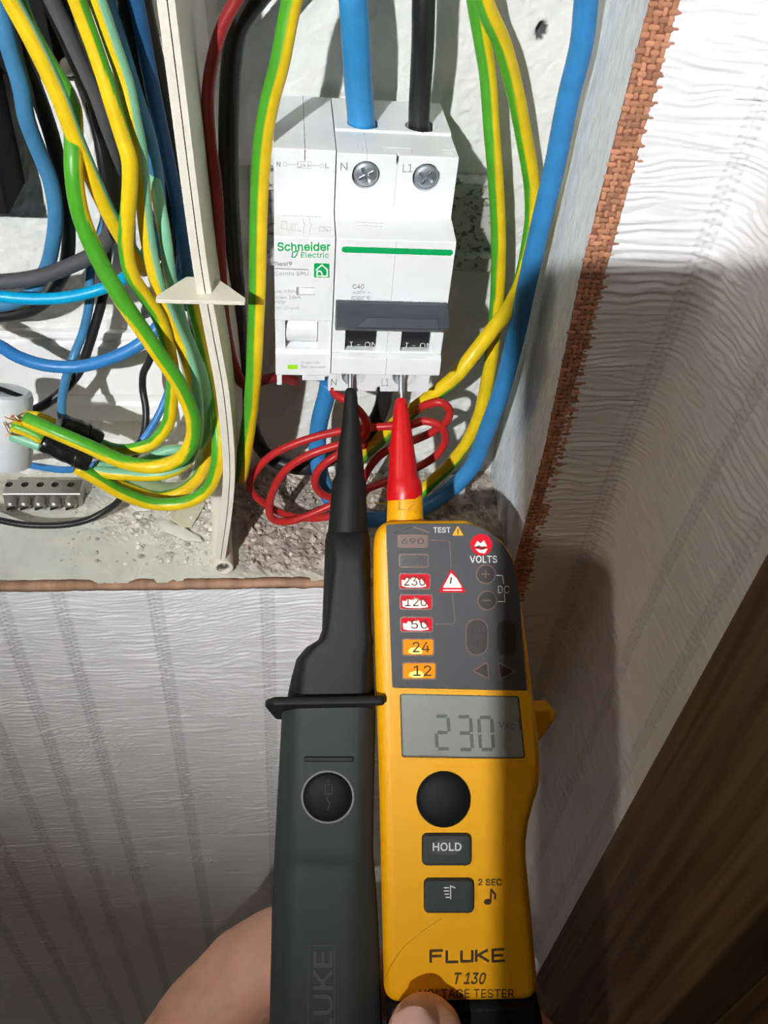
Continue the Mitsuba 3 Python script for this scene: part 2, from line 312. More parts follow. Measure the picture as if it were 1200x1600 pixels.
# woven brown strip down the niche's right edge
def burlap():
    t = thing('burlap_strip', 'brown woven burlap strip down the right edge of the niche', 'strip')
    def xl(z): return 92.6 + 3.0 * np.clip((60 - z) / 70, 0, 1)
    zs = np.arange(-95, 200, 2.0); V = np.vstack([np.c_[xl(zs), 0 * zs - NF - .15, zs], np.c_[xl(zs) + 7.6, 0 * zs - NF - .55, zs]]); n = len(zs); i = np.arange(n - 1)
    obj('backing', trimesh.Trimesh(V, np.vstack([np.stack([i, i + n, i + n + 1], 1), np.stack([i, i + n + 1, i + 1], 1)]), process=False), 'm_painted', t, smooth=True, color=np.tile([.22, .085, .05], (2 * n, 1)))
    ms, cs = [], []
    ico = trimesh.creation.icosphere(subdivisions=1)
    for r, z in enumerate(np.arange(-94, 198, 1.8)):
        for c in range(4):
            cx = xl(z) + 1.0 + c * 1.95 + rng.normal(0, .12); w, hh, dp = (2.9, 1.5, .55) if (r + c) % 2 else (1.5, 2.7, .42)
            w *= rng.uniform(.85, 1.15); hh *= rng.uniform(.85, 1.15); m = ico.copy(); v = m.vertices; v = np.sign(v) * np.abs(v) ** .75; a = rng.normal(0, .09)
            v = v * [w / 2, dp, hh / 2]; v = np.c_[v[:, 0] * np.cos(a) - v[:, 2] * np.sin(a), v[:, 1], v[:, 0] * np.sin(a) + v[:, 2] * np.cos(a)]; m.vertices = v + [cx, -NF - .35 - (.2 if (r + c) % 2 else 0), z + rng.normal(0, .12)]
            ms.append(m); cs.append(np.tile(np.array([.50, .235, .14]) * rng.uniform(.6, 1.2), (len(v), 1)))
    for z in np.arange(-94, 198, 3.6):
        m = ico.copy(); v = m.vertices * [1.0, .35, .42] * rng.uniform(.6, 1.3); m.vertices = v + [xl(z) + 8.4 + rng.normal(0, .3), -NF - .5, z + rng.normal(0, .4)]; ms.append(m); cs.append(np.tile(np.array([.46, .22, .14]) * rng.uniform(.7, 1.2), (len(v), 1)))
    obj('weave', cat_(ms), 'm_painted', t, smooth=True, color=np.vstack(cs), kind='stuff', label='woven brown strands')
burlap()

# ------------------------------------------------------------------ mounting rails on the back wall
def xprism(profile, x0, x1, r=0.0):                     # profile of (d, z), swept along x
    p = Polygon(profile)
    if r: p = p.buffer(-r, quad_segs=3).buffer(2 * r, quad_segs=3).buffer(-r, quad_segs=3)
    m = trimesh.creation.extrude_polygon(p, x1 - x0, engine='earcut'); v = m.vertices.copy(); m.vertices = np.c_[v[:, 2] + x0, -v[:, 0], v[:, 1]]; m.faces = m.faces[:, ::-1]
    return m
t = thing('mounting_rail', 'metal mounting rail behind the circuit breaker', 'rail')
obj('rail_body', xprism([(.5, 25), (.5, 60), (6.2, 60), (7.4, 59.2), (7.4, 54), (6.2, 54), (2, 53), (2, 32), (6.2, 31), (7.4, 31), (7.4, 25.8), (6.2, 25)], -9, 80, .3), 'm_rail', t)
rp = [(.3, -49), (.3, -7), (3.2, -7), (3.6, -9.5), (2.4, -11.5), (4.8, -12.5), (5.2, -35), (3.8, -36), (3.4, -40), (4.6, -41), (4.6, -49)]
m = xprism(rp, -248, -30, .25); m = m.subdivide_to_size(4.0) if False else m
obj('stepped_batten', m, 'm_white', label='white painted stepped batten on the wall behind the left-hand wires', cat='batten')

# ------------------------------------------------------------------ circuit breaker and surge protector
NOSE = Plane((0, -62.8, 0), (1, 0, 0), (0, 0, 1)); SHO = Plane((0, -49.5, 0), (1, 0, 0), (0, 0, 1))
mcb = thing('circuit_breaker', 'white two-pole circuit breaker with green stripe and black toggle bar', 'circuit breaker')
prof = [(6, 0), (6, 85), (32.5, 85), (33, 84.2), (49.5, 84.2), (49.5, 66), (62.8, 64.4), (62.8, 25), (65, 24.4), (65.3, 18.2), (62, 17.2), (49.5, 16.5), (49.5, 0)]
B = mani(xprism(prof, 18.2, 54, .45))
def ycyl(x, z, d0, d1, r, n=32): 
    m = trimesh.creation.cylinder(radius=r, height=d1 - d0, sections=n); return orient(m, (x, -(d0 + d1) / 2, z), (1, 0, 0), (0, 0, 1))
def zcyl(x, d, z0, z1, r, n=32):
    m = trimesh.creation.cylinder(radius=r, height=z1 - z0, sections=n); m.apply_translation((x, -d, (z0 + z1) / 2)); return m
cut = [zcyl(27.2, 27.5, 72, 90, 5.0), zcyl(45.2, 27.5, 72, 90, 5.0)]
for x in (27, 45):
    cut += [ycyl(x, 78, 46.5, 55, 4.15), ycyl(x, 7, 40, 55, 4.3), box(x - 1.5, x + 1.5, -52, -40, -2, 7)]
cut += [box(17, 55, -66, -62.35, 24.75, 25.15), box(17, 55, -70, -62.35, 44.4, 44.8)]
cut += [box(22.3, 32.4, -70, -50, 26, 39), box(40.4, 49.9, -70, -50, 26, 39)]
cut += [box(35.6, 36.4, -52, -46, 81.5, 86), box(35.2, 36.8, -51, -40, -1, 2.2), box(19, 20.2, -51, -40, -1, 1.6)]
cut += [box(24.5, 26, -47.5, -43.5, 83.4, 86), box(31.8, 40.5, -47.5, -43.8, 83.4, 86), box(49.4, 53.2, -47.5, -43.8, 83.4, 86)]
for c in cut: B = B - mani(c)
obj('body', unmani(B), 'm_shell', mcb)
obj('bus_cover', cat_([box(24.6, 25.9, -47.3, -43.7, 83.2, 84.0), box(31.9, 40.4, -47.3, -44.0, 83.2, 84.0), box(49.5, 53.1, -47.3, -44.0, 83.2, 84.0)]), 'm_white', mcb)
for x in (22.3, 40.4):
    w_ = 10.1 if x < 30 else 9.5
    pz = [(52 + 9.6 * math.cos(a), 31 + 9.6 * math.sin(a)) for a in np.linspace(-1.25, 1.25, 18)] + [(51, 40), (51, 22)]
    k = obj('barrel', xprism(pz, x + .15, x + w_ - .15), 'm_barrel', mcb)
    for zz in (33.5, 36): obj('rib', xprism([(60.8, zz), (61.9, zz), (61.9, zz + .5), (60.8, zz + .5)], x + .3, x + w_ - .3), 'm_toggle', k)
tp = [(60, 43.9), (65, 44.4), (69.3, 43.4), (72.2, 40.4), (67.0, 35.9), (60, 35.2)]
tg = obj('toggle', xprism(tp, 18.8, 53.6, .35), 'm_toggle', mcb, label='black toggle bar across both poles')
rd = orient(slab(rounded([(24, -1.9), (28, 1.9), (50, 1.9), (51, -1.9)], .3), [(0, 0), (.5, .1), (.8, .5)], .6), (0, -70.9, 41.2), (1, 0, 0), tuple(np.array([0, .575, .818])))
obj('ridge', rd, 'm_toggle', tg)
def screw(x, z, d, r, parent, tilt=.5):
    m = lathe([(0, -2.6), (r, -2.6), (r, .2), (r * .9, .75), (r * .6, 1.05), (0, 1.15)], 36); M = mani(m)
    for a in (tilt, tilt + math.pi / 2):
        b = trimesh.creation.box(extents=(r * 1.35, r * .28, 2.2)); b.apply_transform(trimesh.transformations.rotation_matrix(a, (0, 0, 1))); b.apply_translation((0, 0, .7)); M = M - mani(b)
    return obj('screw', orient(unmani(M), (x, -d, z), (1, 0, 0), (0, 0, 1)), 'm_steel', parent, label='bright steel terminal screw')
screw(27, 78, 48.6, 3.7, mcb, .5); screw(45, 78, 48.6, 3.6, mcb, 1.0)
for x in (27, 45):
    obj('clamp', ycyl(x, 7, 40.3, 42.5, 4.1), 'm_steel_dull', mcb, label='steel terminal clamp')
obj('stripe', orient(slab(rounded([(19.9, -.95), (53.4, -.95), (53.4, .95), (19.9, .95)], .9), [(0, 0), (.12, .03)], .4), (0, -62.8, 61.0), (1, 0, 0), (0, 0, 1)), 'm_green', mcb, label='green stripe')
obj('seam', cat_([box(26.93, 27.07, -49.2, -32, 83.6, 84.35), box(26.93, 27.07, -49.62, -49.3, 82, 84.2), box(35.93, 36.07, -62.9, -62.6, 26, 64.2), box(35.93, 36.07, -49.58, -49.2, 66.5, 81.5), box(35.9, 36.1, -65.4, -62, 18, 24.6)]), 'm_print_light', mcb, smooth=False)
for s_, a in (('N', (532, 266, 543, 254)), ('L1', (629, 269, 644, 256))): letters(s_, SHO, *a, 'm_print', mcb)
for s_, a in (('N', (517, 602, 526, 592)), ('L1', (596, 603, 607, 592))): letters(s_, SHO, *a, 'm_print', mcb)
letters('C40', NOSE, 551, 451, 569, 444, 'm_print', mcb, bold=True); letters('400V ~', NOSE, 551, 459, 578, 454, 'm_print', mcb)
letters('6000  3', NOSE, 551, 471, 576, 465, 'm_print', mcb)
a0, a1 = NOSE.ab(549, 473), NOSE.ab(579.5, 463.5); bx = sbox(a0[0], a0[1], a1[0], a1[1])
obj('rating_box', NOSE.up(plate(bx.difference(bx.buffer(-.14)), 0, .1)), 'm_print', mcb, smooth=False)
for i, (xx, zz) in enumerate(((22.2, 27.3), (40.3, 27.3))):
    pl_ = Plane((xx, -62.1, zz), (1, 0, 0), (0, .3, .954)); m = meshkit.text_mesh('I - ON', 1.7, .12); m.vertices = np.asarray(m.vertices) * [1.25, 1, 1] + [1.6, -.4, 0]
    obj('lettering', pl_.up(m), 'm_label', mcb, smooth=False)
slope = Plane((0, -49.5, 66.0), (1, 0, 0), tuple(np.array([0, 13.3, 1.6]) / math.hypot(13.3, 1.6)))
pls = Plane((0, -56, 65.28), (1, 0, 0), tuple(np.array([0, 6.8, .8]) / math.hypot(6.8, .8)))
m = meshkit.text_mesh('RESIDENTIAL BREAKER', .62, .08); 
spu = thing('surge_protector', 'white surge protector module with green house emblem left of the breaker', 'surge protector')
prof = [(6, 6), (6, 85), (49.5, 84.8), (49.5, 66), (62.8, 64.4), (62.8, 36.5), (61.3, 36), (61.3, 25), (62.6, 24), (62.6, 15.6), (50, 15), (46, 6)]
B = mani(xprism(prof, 0, 17.9, .4))
for c in (box(3.2, 13.6, -70, -55.5, 25.2, 35.6), box(3.9, 7.2, -63.5, -62, 18.2, 19.9) , box(7.0, 12.2, -64, -62.3, 45.6, 48.2)): B = B - mani(c)
obj('body', unmani(B), 'm_shell', spu)
sh_ = [(54 + 6.4 * math.cos(a), 30.4 + 5.6 * math.sin(a)) for a in np.linspace(-1.2, 1.2, 14)] + [(53, 36), (53, 25)]
obj('shutter', xprism(sh_, 3.4, 13.4), 'm_shell', spu)
obj('seam', cat_([box(8.93, 9.08, -49, -6, 84.6, 85.08), box(8.85, 9.15, -49.65, -49.3, 81.5, 84.6)]), 'm_seam', spu, smooth=False)
obj('status_window', box(3.95, 7.15, -62.9, -62.2, 18.3, 19.8), 'm_green_led', spu, label='lit green status window')
obj('leg', box(.3, 2.0, -58, -48, 8.4, 15.6, .2), 'm_shell', spu); obj('clip', cat_([box(3, 14.2, -56, -50, 12.4, 15, .2), box(9, 17, -49, -42, 4, 12, .3)]), 'm_shell', spu)
obj('window_slot', box(6.6, 7.3, -62.95, -62.5, 45.6, 48.2), 'm_print', spu, smooth=False); obj('white_patch', box(7.3, 12.0, -62.75, -62.3, 45.7, 48.1), 'm_white', spu, smooth=False)
def nz(s_, x0, yb, x1, yt, mt, **k): letters(s_, NOSE, 410 + x0 / 6.316, 320 + yb / 6.316, 410 + x1 / 6.316, 320 + yt / 6.316, mt, spu, **k)
nz('Schneider', 150, 452, 672, 372, 'm_green', bold=True); nz('Electric', 380, 520, 655, 468, 'm_green')
NZ = lambda *L: [(410 + a / 6.316, 320 + b / 6.316) for a, b in L]
strokes(NOSE, [NZ((290, 512), (300, 470), (350, 455), (340, 490), (318, 518), (290, 512))], .3, 'm_green', spu, 'leaf_emblem')
nz('Resi9', 122, 600, 295, 562, 'm_print', bold=True); strokes(NOSE, [NZ((125, 628), (455, 640))], .3, 'm_print', spu, 'rule', flat=True); nz('Combi SPU', 122, 695, 455, 660, 'm_print')
nz('Un: 230V~', 125, 868, 370, 840, 'm_print'); nz('Imax 10kA', 125, 925, 378, 898, 'm_print'); nz('POP', 125, 978, 230, 948, 'm_print'); nz('R9L20640', 125, 1032, 365, 1005, 'm_print_light')
em = obj('house_emblem', NOSE.up(plate(pxpoly(NOSE, NZ((508, 715), (662, 718), (662, 580), (510, 575))).buffer(-.3).buffer(.3), 0, .12)), 'm_green', spu, smooth=False, label='green square emblem with a white house outline')
strokes(NOSE, [NZ((532, 640), (587, 592), (640, 640), (640, 704), (540, 702), (540, 655), (575, 655), (590, 685))], .42, 'm_white', em, 'house_outline', w=.12)
def lt(s_, x0, yb, x1, yt, pl, mt, **k): letters(s_, pl, 410 + x0 / 3.871, 130 + yb / 3.871, 410 + x1 / 3.871, 130 + yt / 3.871, mt, spu, **k)
lt('N', 86, 503, 110, 477, SHO, 'm_print', bold=True); lt('U>>', 215, 510, 290, 480, SHO, 'm_print'); lt('L', 380, 513, 402, 487, SHO, 'm_print', bold=True)
SL = lambda *L: [(410 + a / 3.871, 130 + b / 3.871) for a, b in L]
ring = lambda cx, cy, r: [(cx + r * math.cos(a), cy + r * math.sin(a)) for a in np.linspace(0, 2 * np.pi, 17)]
strokes(SHO, [SL((150, 491), (212, 493)), SL((293, 497), (345, 499)), SL((212, 473), (295, 476), (294, 516), (211, 513), (212, 473)), SL(*ring(137, 490, 12)), SL(*ring(358, 500, 12))], .14, 'm_print_light', spu, 'diagram')
PS = Plane((0, -56.15, 65.22), (1, 0, 0), tuple(np.array([0, 13.3, 1.6]) / math.hypot(13.3, 1.6)))
DZ = lambda *L: [(410 + a / 6.316, 320 + b / 6.316) for a, b in L]
strokes(PS, [DZ((185, 108), (575, 122)), DZ((188, 165), (240, 165), (240, 240), (190, 240), (188, 165)), DZ((275, 190), (345, 195)), DZ((290, 195), (292, 245)), DZ((320, 195), (322, 245)), DZ((235, 250), (385, 262)),
             DZ((400, 130), (405, 175), (425, 200), (405, 230), (408, 290)), DZ((465, 130), (470, 175), (490, 205), (468, 235), (472, 290)), DZ((562, 222), (675, 225), (672, 262), (560, 258), (562, 222)), DZ((600, 225), (650, 260))], .16, 'm_print_light', spu, 'diagram')
strokes(PS, [DZ((920, 172), (1190, 186)), DZ((925, 205), (1180, 218))], .16, 'm_print_light', mcb, 'fine_print')
letters('Green OK', Plane((0, -62.6, 0), (1, 0, 0), (0, 0, 1)), 470, 568.5, 500, 564.5, 'm_print_light', spu); letters('Red Replace', Plane((0, -62.6, 0), (1, 0, 0), (0, 0, 1)), 470, 575, 508, 571, 'm_print_light', spu)

# ------------------------------------------------------------------ wires
YEL, GRN, MINT, OLIVE = (.80, .56, .012), (.075, .36, .022), (.22, .52, .33), (.62, .50, .16)
BLUE, CYAN, SKY, RED, BLK, GREY, DEEP = (.035, .22, .50), (.0, .36, .68), (.055, .21, .40), (.50, .022, .022), (.014, .014, .015), (.075, .075, .082), (.012, .075, .19)
def wire(name, pts, r, col, label, group=None, stripe=None, phi=(0, 0), half=0.0, mtl='m_wire', rend=None, cat='wire', n=None, parent=None):
    """pts: (px, py, d). col: main colour; stripe: second colour on the side that phi points to (0 = right in the picture, 90 = towards the viewer)"""
    K = [onY(*p) for p in pts]                      # wires that leave the frame run on for a while beyond it
    out = lambda p: p[0] < -9 or p[1] < -25
    if out(pts[0]): K = [K[0] + (K[0] - K[1]) / np.linalg.norm(K[0] - K[1]) * 70 * np.array([1, .3, 1])] + K
    if out(pts[-1]): K = K + [K[-1] + (K[-1] - K[-2]) / np.linalg.norm(K[-1] - K[-2]) * 70 * np.array([1, .3, 1])]
    P = spline(K, 1.3)
    if rend is not None: r = np.interp(np.linspace(0, 1, len(P)), np.linspace(0, 1, len(rend)), rend)
    m, N, Tn, fr = tube(P, r, n or (28 if stripe else 14))
    n0 = max(2, int(np.linalg.norm(K[1] - K[0]) / 1.3)) if out(pts[0]) else 0; n1 = max(2, int(np.linalg.norm(K[-1] - K[-2]) / 1.3)) if out(pts[-1]) else 0
    fr = np.clip((fr * (len(P) - 1) - n0) / (len(P) - 1 - n0 - n1), 0, 1)
    base = np.tile(np.array(col, float), (len(N), 1))
    if stripe:
        view = C - m.vertices; view /= np.linalg.norm(view, axis=1, keepdims=True); side = np.cross(view, Tn); side /= np.linalg.norm(side, axis=1, keepdims=True) + 1e-9
        front = np.cross(side, Tn); front *= np.sign(np.sum(front * view, 1))[:, None]
        ph = np.radians(np.interp(fr, np.linspace(0, 1, len(phi)), phi)); q = np.cos(ph) * np.sum(N * side, 1) + np.sin(ph) * np.sum(N * front, 1)
        s = np.clip((q - half) / .10 + .5, 0, 1)[:, None]; base = base * (1 - s) + np.array(stripe) * s
    base = base * (.84 + .30 * fb(m.vertices / 5.0, 3, len(used)))[:, None]
    return obj(name, m, mtl, parent, smooth=True, color=base, label=label, cat=None if parent else cat, group=group or GRP.get(name))
GRP = {'green_yellow_wire': 'green and yellow earth wires', 'blue_wire': 'blue wires and cables', 'black_wire': 'black wires and cables', 'red_wire': 'red control wires'}
GY, BW, KW, RW = 'green_yellow_wire', 'blue_wire', 'black_wire', 'red_wire'
# left bundle, front to back
wire(GY, [(10, -55, 36), (38, 30, 36), (66, 84, 37), (92, 126, 40), (110, 160, 45), (115, 190, 52), (115, 220, 57), (115, 267, 61), (125, 333, 62), (152, 400, 63), (191, 469, 64), (237, 537, 65), (283, 606, 65), (302, 658, 65), (299, 692, 65), (280, 718, 65), (240, 729, 65), (192, 721, 65), (137, 697, 64), (86, 675, 62), (40, 655, 58)], 2.55, GRN,
     'thick bright green wire with yellow underside, frontmost loop of the left bundle', stripe=YEL, phi=(-60, -60, -40, -10, -10, -90, -170, -180, -180, -185, -270, -350, -365, -365), half=.4)
wire(GY, [(-10, -55, 58), (17, 0, 58), (44, 50, 58), (69, 100, 58), (92, 150, 58), (111, 200, 58), (132, 250, 57), (153, 298, 56), (184, 360, 53), (212, 402, 48), (226, 422, 44)], 2.3, YEL,
     'straight yellow wire slanting from the top left corner across the bundle', stripe=MINT, phi=(-5, 0), half=.55)
wire(GY, [(102, -55, 54), (120, 0, 54), (145, 67, 54), (162, 117, 55), (177, 167, 56), (192, 215, 57), (202, 250, 58), (203, 290, 58), (199, 340, 58), (197, 390, 58), (206, 430, 58), (224, 459, 57), (248, 496, 56), (262, 540, 55), (270, 585, 54), (268, 625, 54), (262, 662, 54), (238, 692, 54), (208, 702, 54), (178, 702, 51), (150, 692, 48)], 2.25, YEL,
     'yellow and green wire with a sideways kink in the middle of the left bundle', stripe=GRN, phi=(0, 0, -60, -165, -180, -180, -180, -180, -180), half=.25)
wire(GY, [(132, -55, 50), (152, 0, 50), (175, 67, 50), (197, 133, 50), (207, 183, 51), (217, 233, 51), (223, 300, 51), (230, 367, 51), (243, 433, 52), (255, 469, 52), (277, 520, 52), (292, 556, 53), (303, 600, 55), (308, 645, 56), (305, 690, 57), (290, 722, 57), (255, 740, 57), (192, 741, 58), (144, 736, 58)], 2.3, YEL,
     'faded yellow and mint wire running straight down beside the kinked one', stripe=MINT, phi=(5, 5, 5, 0, 0, 60, 150, 180), half=.15)
wire(GY, [(222, 195, 26), (234, 250, 31), (246, 305, 40), (257, 365, 45), (265, 425, 44), (275, 470, 42), (288, 515, 42), (302, 550, 43), (317, 590, 44), (324, 640, 46), (316, 690, 48), (290, 702, 50), (261, 704, 51), (225, 721, 52), (185, 729, 54), (150, 728, 56)], 2.0, MINT,
     'thin mint green wire left of the white divider', stripe=YEL, phi=(180, 200, 200, 230), half=.6)
wire(GY, [(278, 500, 36), (300, 560, 37), (318, 620, 39), (327, 680, 42), (322, 722, 45), (307, 750, 47), (280, 770, 48), (250, 778, 49), (215, 768, 52), (180, 755, 55), (150, 742, 57)], 2.35, (.78, .50, .012),
     'plain yellow wire curving inside the lowest loop', stripe=GRN, phi=(180, 180), half=.75)
wire(GY, [(300, 470, 26), (318, 540, 32), (333, 610, 42), (341, 690, 55), (337, 737, 58), (321, 768, 58), (290, 785, 58), (240, 787, 58), (192, 771, 59), (150, 747, 60), (120, 730, 60)], 2.45, YEL,
     'lowest green and yellow wire looping round the bottom of the bundle', stripe=GRN, phi=(180, 180, 180, 180, 170, 180), half=.05)
wire(GY, [(150, 740, 52), (206, 755, 50), (240, 760, 47), (272, 762, 42), (300, 752, 36), (315, 715, 30), (312, 660, 26), (296, 590, 25), (280, 520, 25)], 2.2, (.62, .54, .32),
     'dusty cream wire half hidden under the looping bundle', stripe=(.35, .42, .25), phi=(90, 90), half=.3)
wire(GY, [(20, 665, 58), (45, 674, 59), (68, 686, 60)], 2.2, YEL, 'short yellow end between the grey connector and the black tape', stripe=GRN, phi=(90,), half=.9)
wire(GY, [(18, 680, 56), (40, 688, 57), (68, 698, 58)], 2.1, MINT, 'short mint end entering the black tape below the yellow one', stripe=YEL, phi=(-60, -60), half=.5)
wire(GY, [(42, 650, 50), (62, 652, 50), (85, 662, 50)], 1.9, (.20, .42, .12), 'short olive green end entering the rear roll of tape', stripe=YEL, phi=(60, 60), half=.5)
wire(KW, [(62, -45, 44), (79, 0, 44), (102, 50, 44), (123, 100, 44), (147, 150, 44), (162, 200, 44), (174, 245, 43), (180, 300, 42), (178, 340, 42), (168, 372, 41), (148, 396, 40), (115, 413, 40), (67, 431, 40), (20, 439, 40), (-30, 441, 40)], 2.5, GREY,
     'dark grey matt wire sweeping down and out to the left edge', mtl='m_wire_matt')
wire(BW, [(-12, -30, 48), (4, 33, 48), (17, 83, 47), (32, 133, 46), (42, 187, 45), (59, 233, 43), (79, 283, 41), (87, 333, 40), (82, 383, 37), (71, 423, 33), (45, 460, 30), (10, 475, 31), (-30, 478, 32)], 2.35, SKY,
     'dusty blue wire along the left edge of the picture', mtl='m_wire_matt')
wire(KW, [(2, -30, 34), (30, 77, 34), (53, 133, 33), (77, 200, 32), (92, 258, 31), (103, 317, 29), (107, 383, 26), (98, 430, 24), (67, 474, 21), (30, 490, 20), (-30, 496, 19)], 2.3, BLK, 'black wire behind the dusty blue one')
wire(KW, [(196, -40, 30), (203, 40, 30), (228, 120, 29), (247, 190, 28), (263, 270, 26), (271, 340, 24), (266, 400, 16), (252, 440, 8), (235, 475, 1), (220, 500, -4)], 2.5, BLK, 'black wire left of the top of the white divider')
wire(KW, [(215, -40, 22), (236, 60, 22), (258, 160, 21), (278, 270, 20), (292, 380, 18), (300, 460, 16), (312, 560, 12), (330, 640, 10)], 2.5, BLK, 'black wire half covered by the white divider')
wire(KW, [(140, 160, 13), (152, 205, 15), (160, 250, 17), (166, 300, 18), (168, 350, 18), (166, 410, 19), (160, 467, 20), (149, 507, 22), (136, 549, 24), (123, 581, 26), (101, 608, 29), (72, 631, 33), (45, 645, 38)], 1.75, BLK, 'thin black wire beside the pale blue one, leading to the grey connector')
wire(BW, [(168, 330, 15), (150, 390, 18), (141, 424, 20), (140, 469, 22), (131, 515, 24), (117, 552, 26), (103, 592, 32), (96, 640, 42), (100, 664, 46)], 1.6, SKY, 'thin pale blue wire leading down to the rear roll of tape')
wire(BW, [(-25, 530, 36), (0, 541, 36), (27, 557, 36), (67, 570, 36), (120, 573, 36), (173, 560, 36), (213, 541, 35), (243, 515, 32), (268, 470, 27), (285, 410, 22), (280, 350, 18), (270, 280, 14)], 2.25, (.03, .20, .52), 'bright blue wire in a wide arc above the grey connector')
wire(BW, [(-30, 458, 44), (0, 463, 44), (53, 467, 44), (107, 464, 44), (160, 451, 43), (190, 437, 40), (215, 415, 34), (235, 380, 28), (240, 330, 24)], 1.95, CYAN, 'cyan blue wire crossing behind the thick green one')
wire(BW, [(150, -60, 34), (170, 10, 36), (192, 80, 38), (213, 150, 38), (229, 200, 38), (240, 245, 37), (247, 290, 34), (250, 340, 28), (252, 400, 22)], 2.1, SKY, 'pale blue wire behind the mint one')
wire(BW, [(206, -30, 34), (220, 40, 34), (233, 110, 33), (245, 170, 32), (262, 250, 28), (276, 320, 26), (284, 370, 26), (292, 430, 24), (296, 480, 20)], 2.3, DEEP, 'dark blue wire directly left of the white divider')
wire(KW, [(240, 520, 22), (234, 562, 24), (224, 583, 25), (223, 608, 26), (228, 640, 30), (226, 672, 34), (216, 700, 36), (203, 735, 36), (196, 765, 36), (183, 785, 37), (160, 801, 38), (135, 813, 40), (100, 820, 42), (40, 820, 42), (0, 813, 42), (-30, 806, 42)], 1.35, BLK, 'thin black wire lying on the ledge in front of the terminal strip')
wire(BW, [(272, 560, 26), (266, 600, 28), (259, 622, 30), (244, 655, 34), (220, 690, 38), (190, 712, 42), (160, 722, 44), (125, 732, 44), (95, 734, 42), (60, 729, 38), (30, 725, 34), (-20, 730, 32)], 1.35, (.04, .20, .50), 'thin blue wire running behind the taped bundle to the left edge')
# copper strands at the cap
def strands():
    ms = []
    for i in range(22):
        a = onY(38 + rng.uniform(-10, 2), 655 + rng.uniform(-4, 26), 58); b = onY(10 + rng.uniform(-6, 16), 664 + rng.uniform(-14, 16), 50 + rng.uniform(-4, 8)); mid = (a + b) / 2 + rng.normal(0, .9, 3)
        ms.append(tube(spline([a, mid, b], .8), .22, 6)[0])
    obj('copper_strands', cat_(ms), 'm_copper', label='bare copper strands twisted together at the grey connector', cat='copper strands', kind='stuff')
strands()
def taperoll(path, r0, label):
    P = spline([onY(*p) for p in path], .8); m = len(P); n = 20
    rr = r0 * (1 + .04 * np.sin(np.arange(m) * .9)); rr[0] *= .93; rr[-1] *= .93
    M, N, Tn, fr = tube(P, rr, n); t = thing('black_tape', label, 'tape', 'rolls of black tape'); obj('winding', M, 'm_tape', t, smooth=40)
    e = spline([P[m // 2] + N[(m // 2) * n + k] * (r0 * 1.05) + (P[-1] - P[0]) / m * k * .25 for k in range(n)], .6); obj('loose_edge', tube(e, .3, 6)[0], 'm_tape', t)
taperoll([(66, 690, 60), (100, 706, 60), (139, 724, 60)], 3.4, 'front roll of shiny black tape round the yellow and mint ends')
taperoll([(92, 662, 48), (120, 672, 47), (156, 690, 47)], 3.9, 'rear roll of black tape behind the thick green wire')
# between the divider and the breaker
wire(RW, [(395, -40, 36), (367, 5, 36), (347, 43, 36), (331, 100, 36), (325, 150, 36), (328, 217, 36), (337, 283, 37), (343, 367, 38), (346, 433, 40), (350, 493, 42), (357, 537, 43), (366, 572, 44), (381, 600, 44), (400, 598, 43), (418, 592, 40), (440, 590, 34), (462, 596, 28)], 1.85, (.30, .022, .022), 'red wire running down between the divider and the black cable')
wire(KW, [(425, -30, 22), (400, 0, 22), (372, 43, 21), (362, 100, 20), (358, 160, 20), (357, 233, 20), (358, 300, 20), (362, 367, 20), (367, 433, 20), (371, 500, 20), (376, 580, 20), (387, 650, 20), (403, 690, 22), (422, 714, 24), (450, 727, 26), (485, 730, 28), (520, 712, 30), (555, 690, 30), (585, 660, 30), (598, 632, 30), (603, 600, 29)], 3.2, BLK, 'thick black cable left of the breaker, looping under it', cat='cable')
wire(GY, [(478, -55, 45), (457, 0, 45), (437, 100, 46), (422, 157, 46), (412, 213, 46), (406, 284, 46), (403, 383, 47), (402, 450, 48), (399, 520, 49), (396, 590, 50), (389, 660, 50), (377, 738, 50), (374, 748, 50)], 2.75, YEL, 'yellow and green wire hanging straight down left of the breaker', stripe=GRN, phi=(170, 175, 180, 180, 170, 180), half=.08)
# above the breaker
wire(KW, [(665, -60, 30), (662, 0, 31), (661, 60, 31), (658, 120, 29), (655, 175, 27.5), (655, 215, 27.5)], 3.3, BLK, 'black cable entering the right pole of the breaker from above', cat='cable')
# right of the breaker
RB = [(925, -70, 34), (916, 0, 33), (909, 66, 32), (888, 153, 30), (866, 262, 29), (845, 350, 29), (825, 437, 29), (806, 525, 28), (783, 612, 28), (757, 682, 28), (741, 723, 29), (722, 748, 30), (695, 772, 31), (665, 791, 32), (630, 806, 33), (590, 812, 34), (550, 806, 34), (520, 785, 33), (502, 745, 31), (496, 702, 30), (499, 660, 29), (510, 618, 28.5), (514, 596, 28)]
wire(BW, RB, 3.5, BLUE, 'long blue cable down the right side, curving back up under the breaker', cat='cable')
wire(BW, [(546, -70, 30), (552, 0, 31), (556, 60, 31), (559, 120, 29), (563, 170, 27.5), (566, 212, 27.5)], 3.9, (.03, .24, .52), 'thick blue cable entering the left pole of the breaker from above', cat='cable', rend=(3.6, 3.7, 3.8, 4.2, 4.2))
wire(GY, [(736, -60, 20), (743, 0, 20), (753, 60, 20), (762, 117, 20), (768, 200, 20), (773, 260, 20), (777, 320, 20), (779, 380, 20), (778, 440, 20), (774, 500, 20), (764, 580, 21), (745, 660, 22), (713, 714, 22), (678, 750, 22), (640, 782, 22), (600, 794, 22), (565, 790, 20)], 2.65, YEL, 'inner green and yellow wire right of the breaker, hanging straight', stripe=GRN, phi=(165, 165, 175, 185, 230, 300, 350, 360), half=.08)
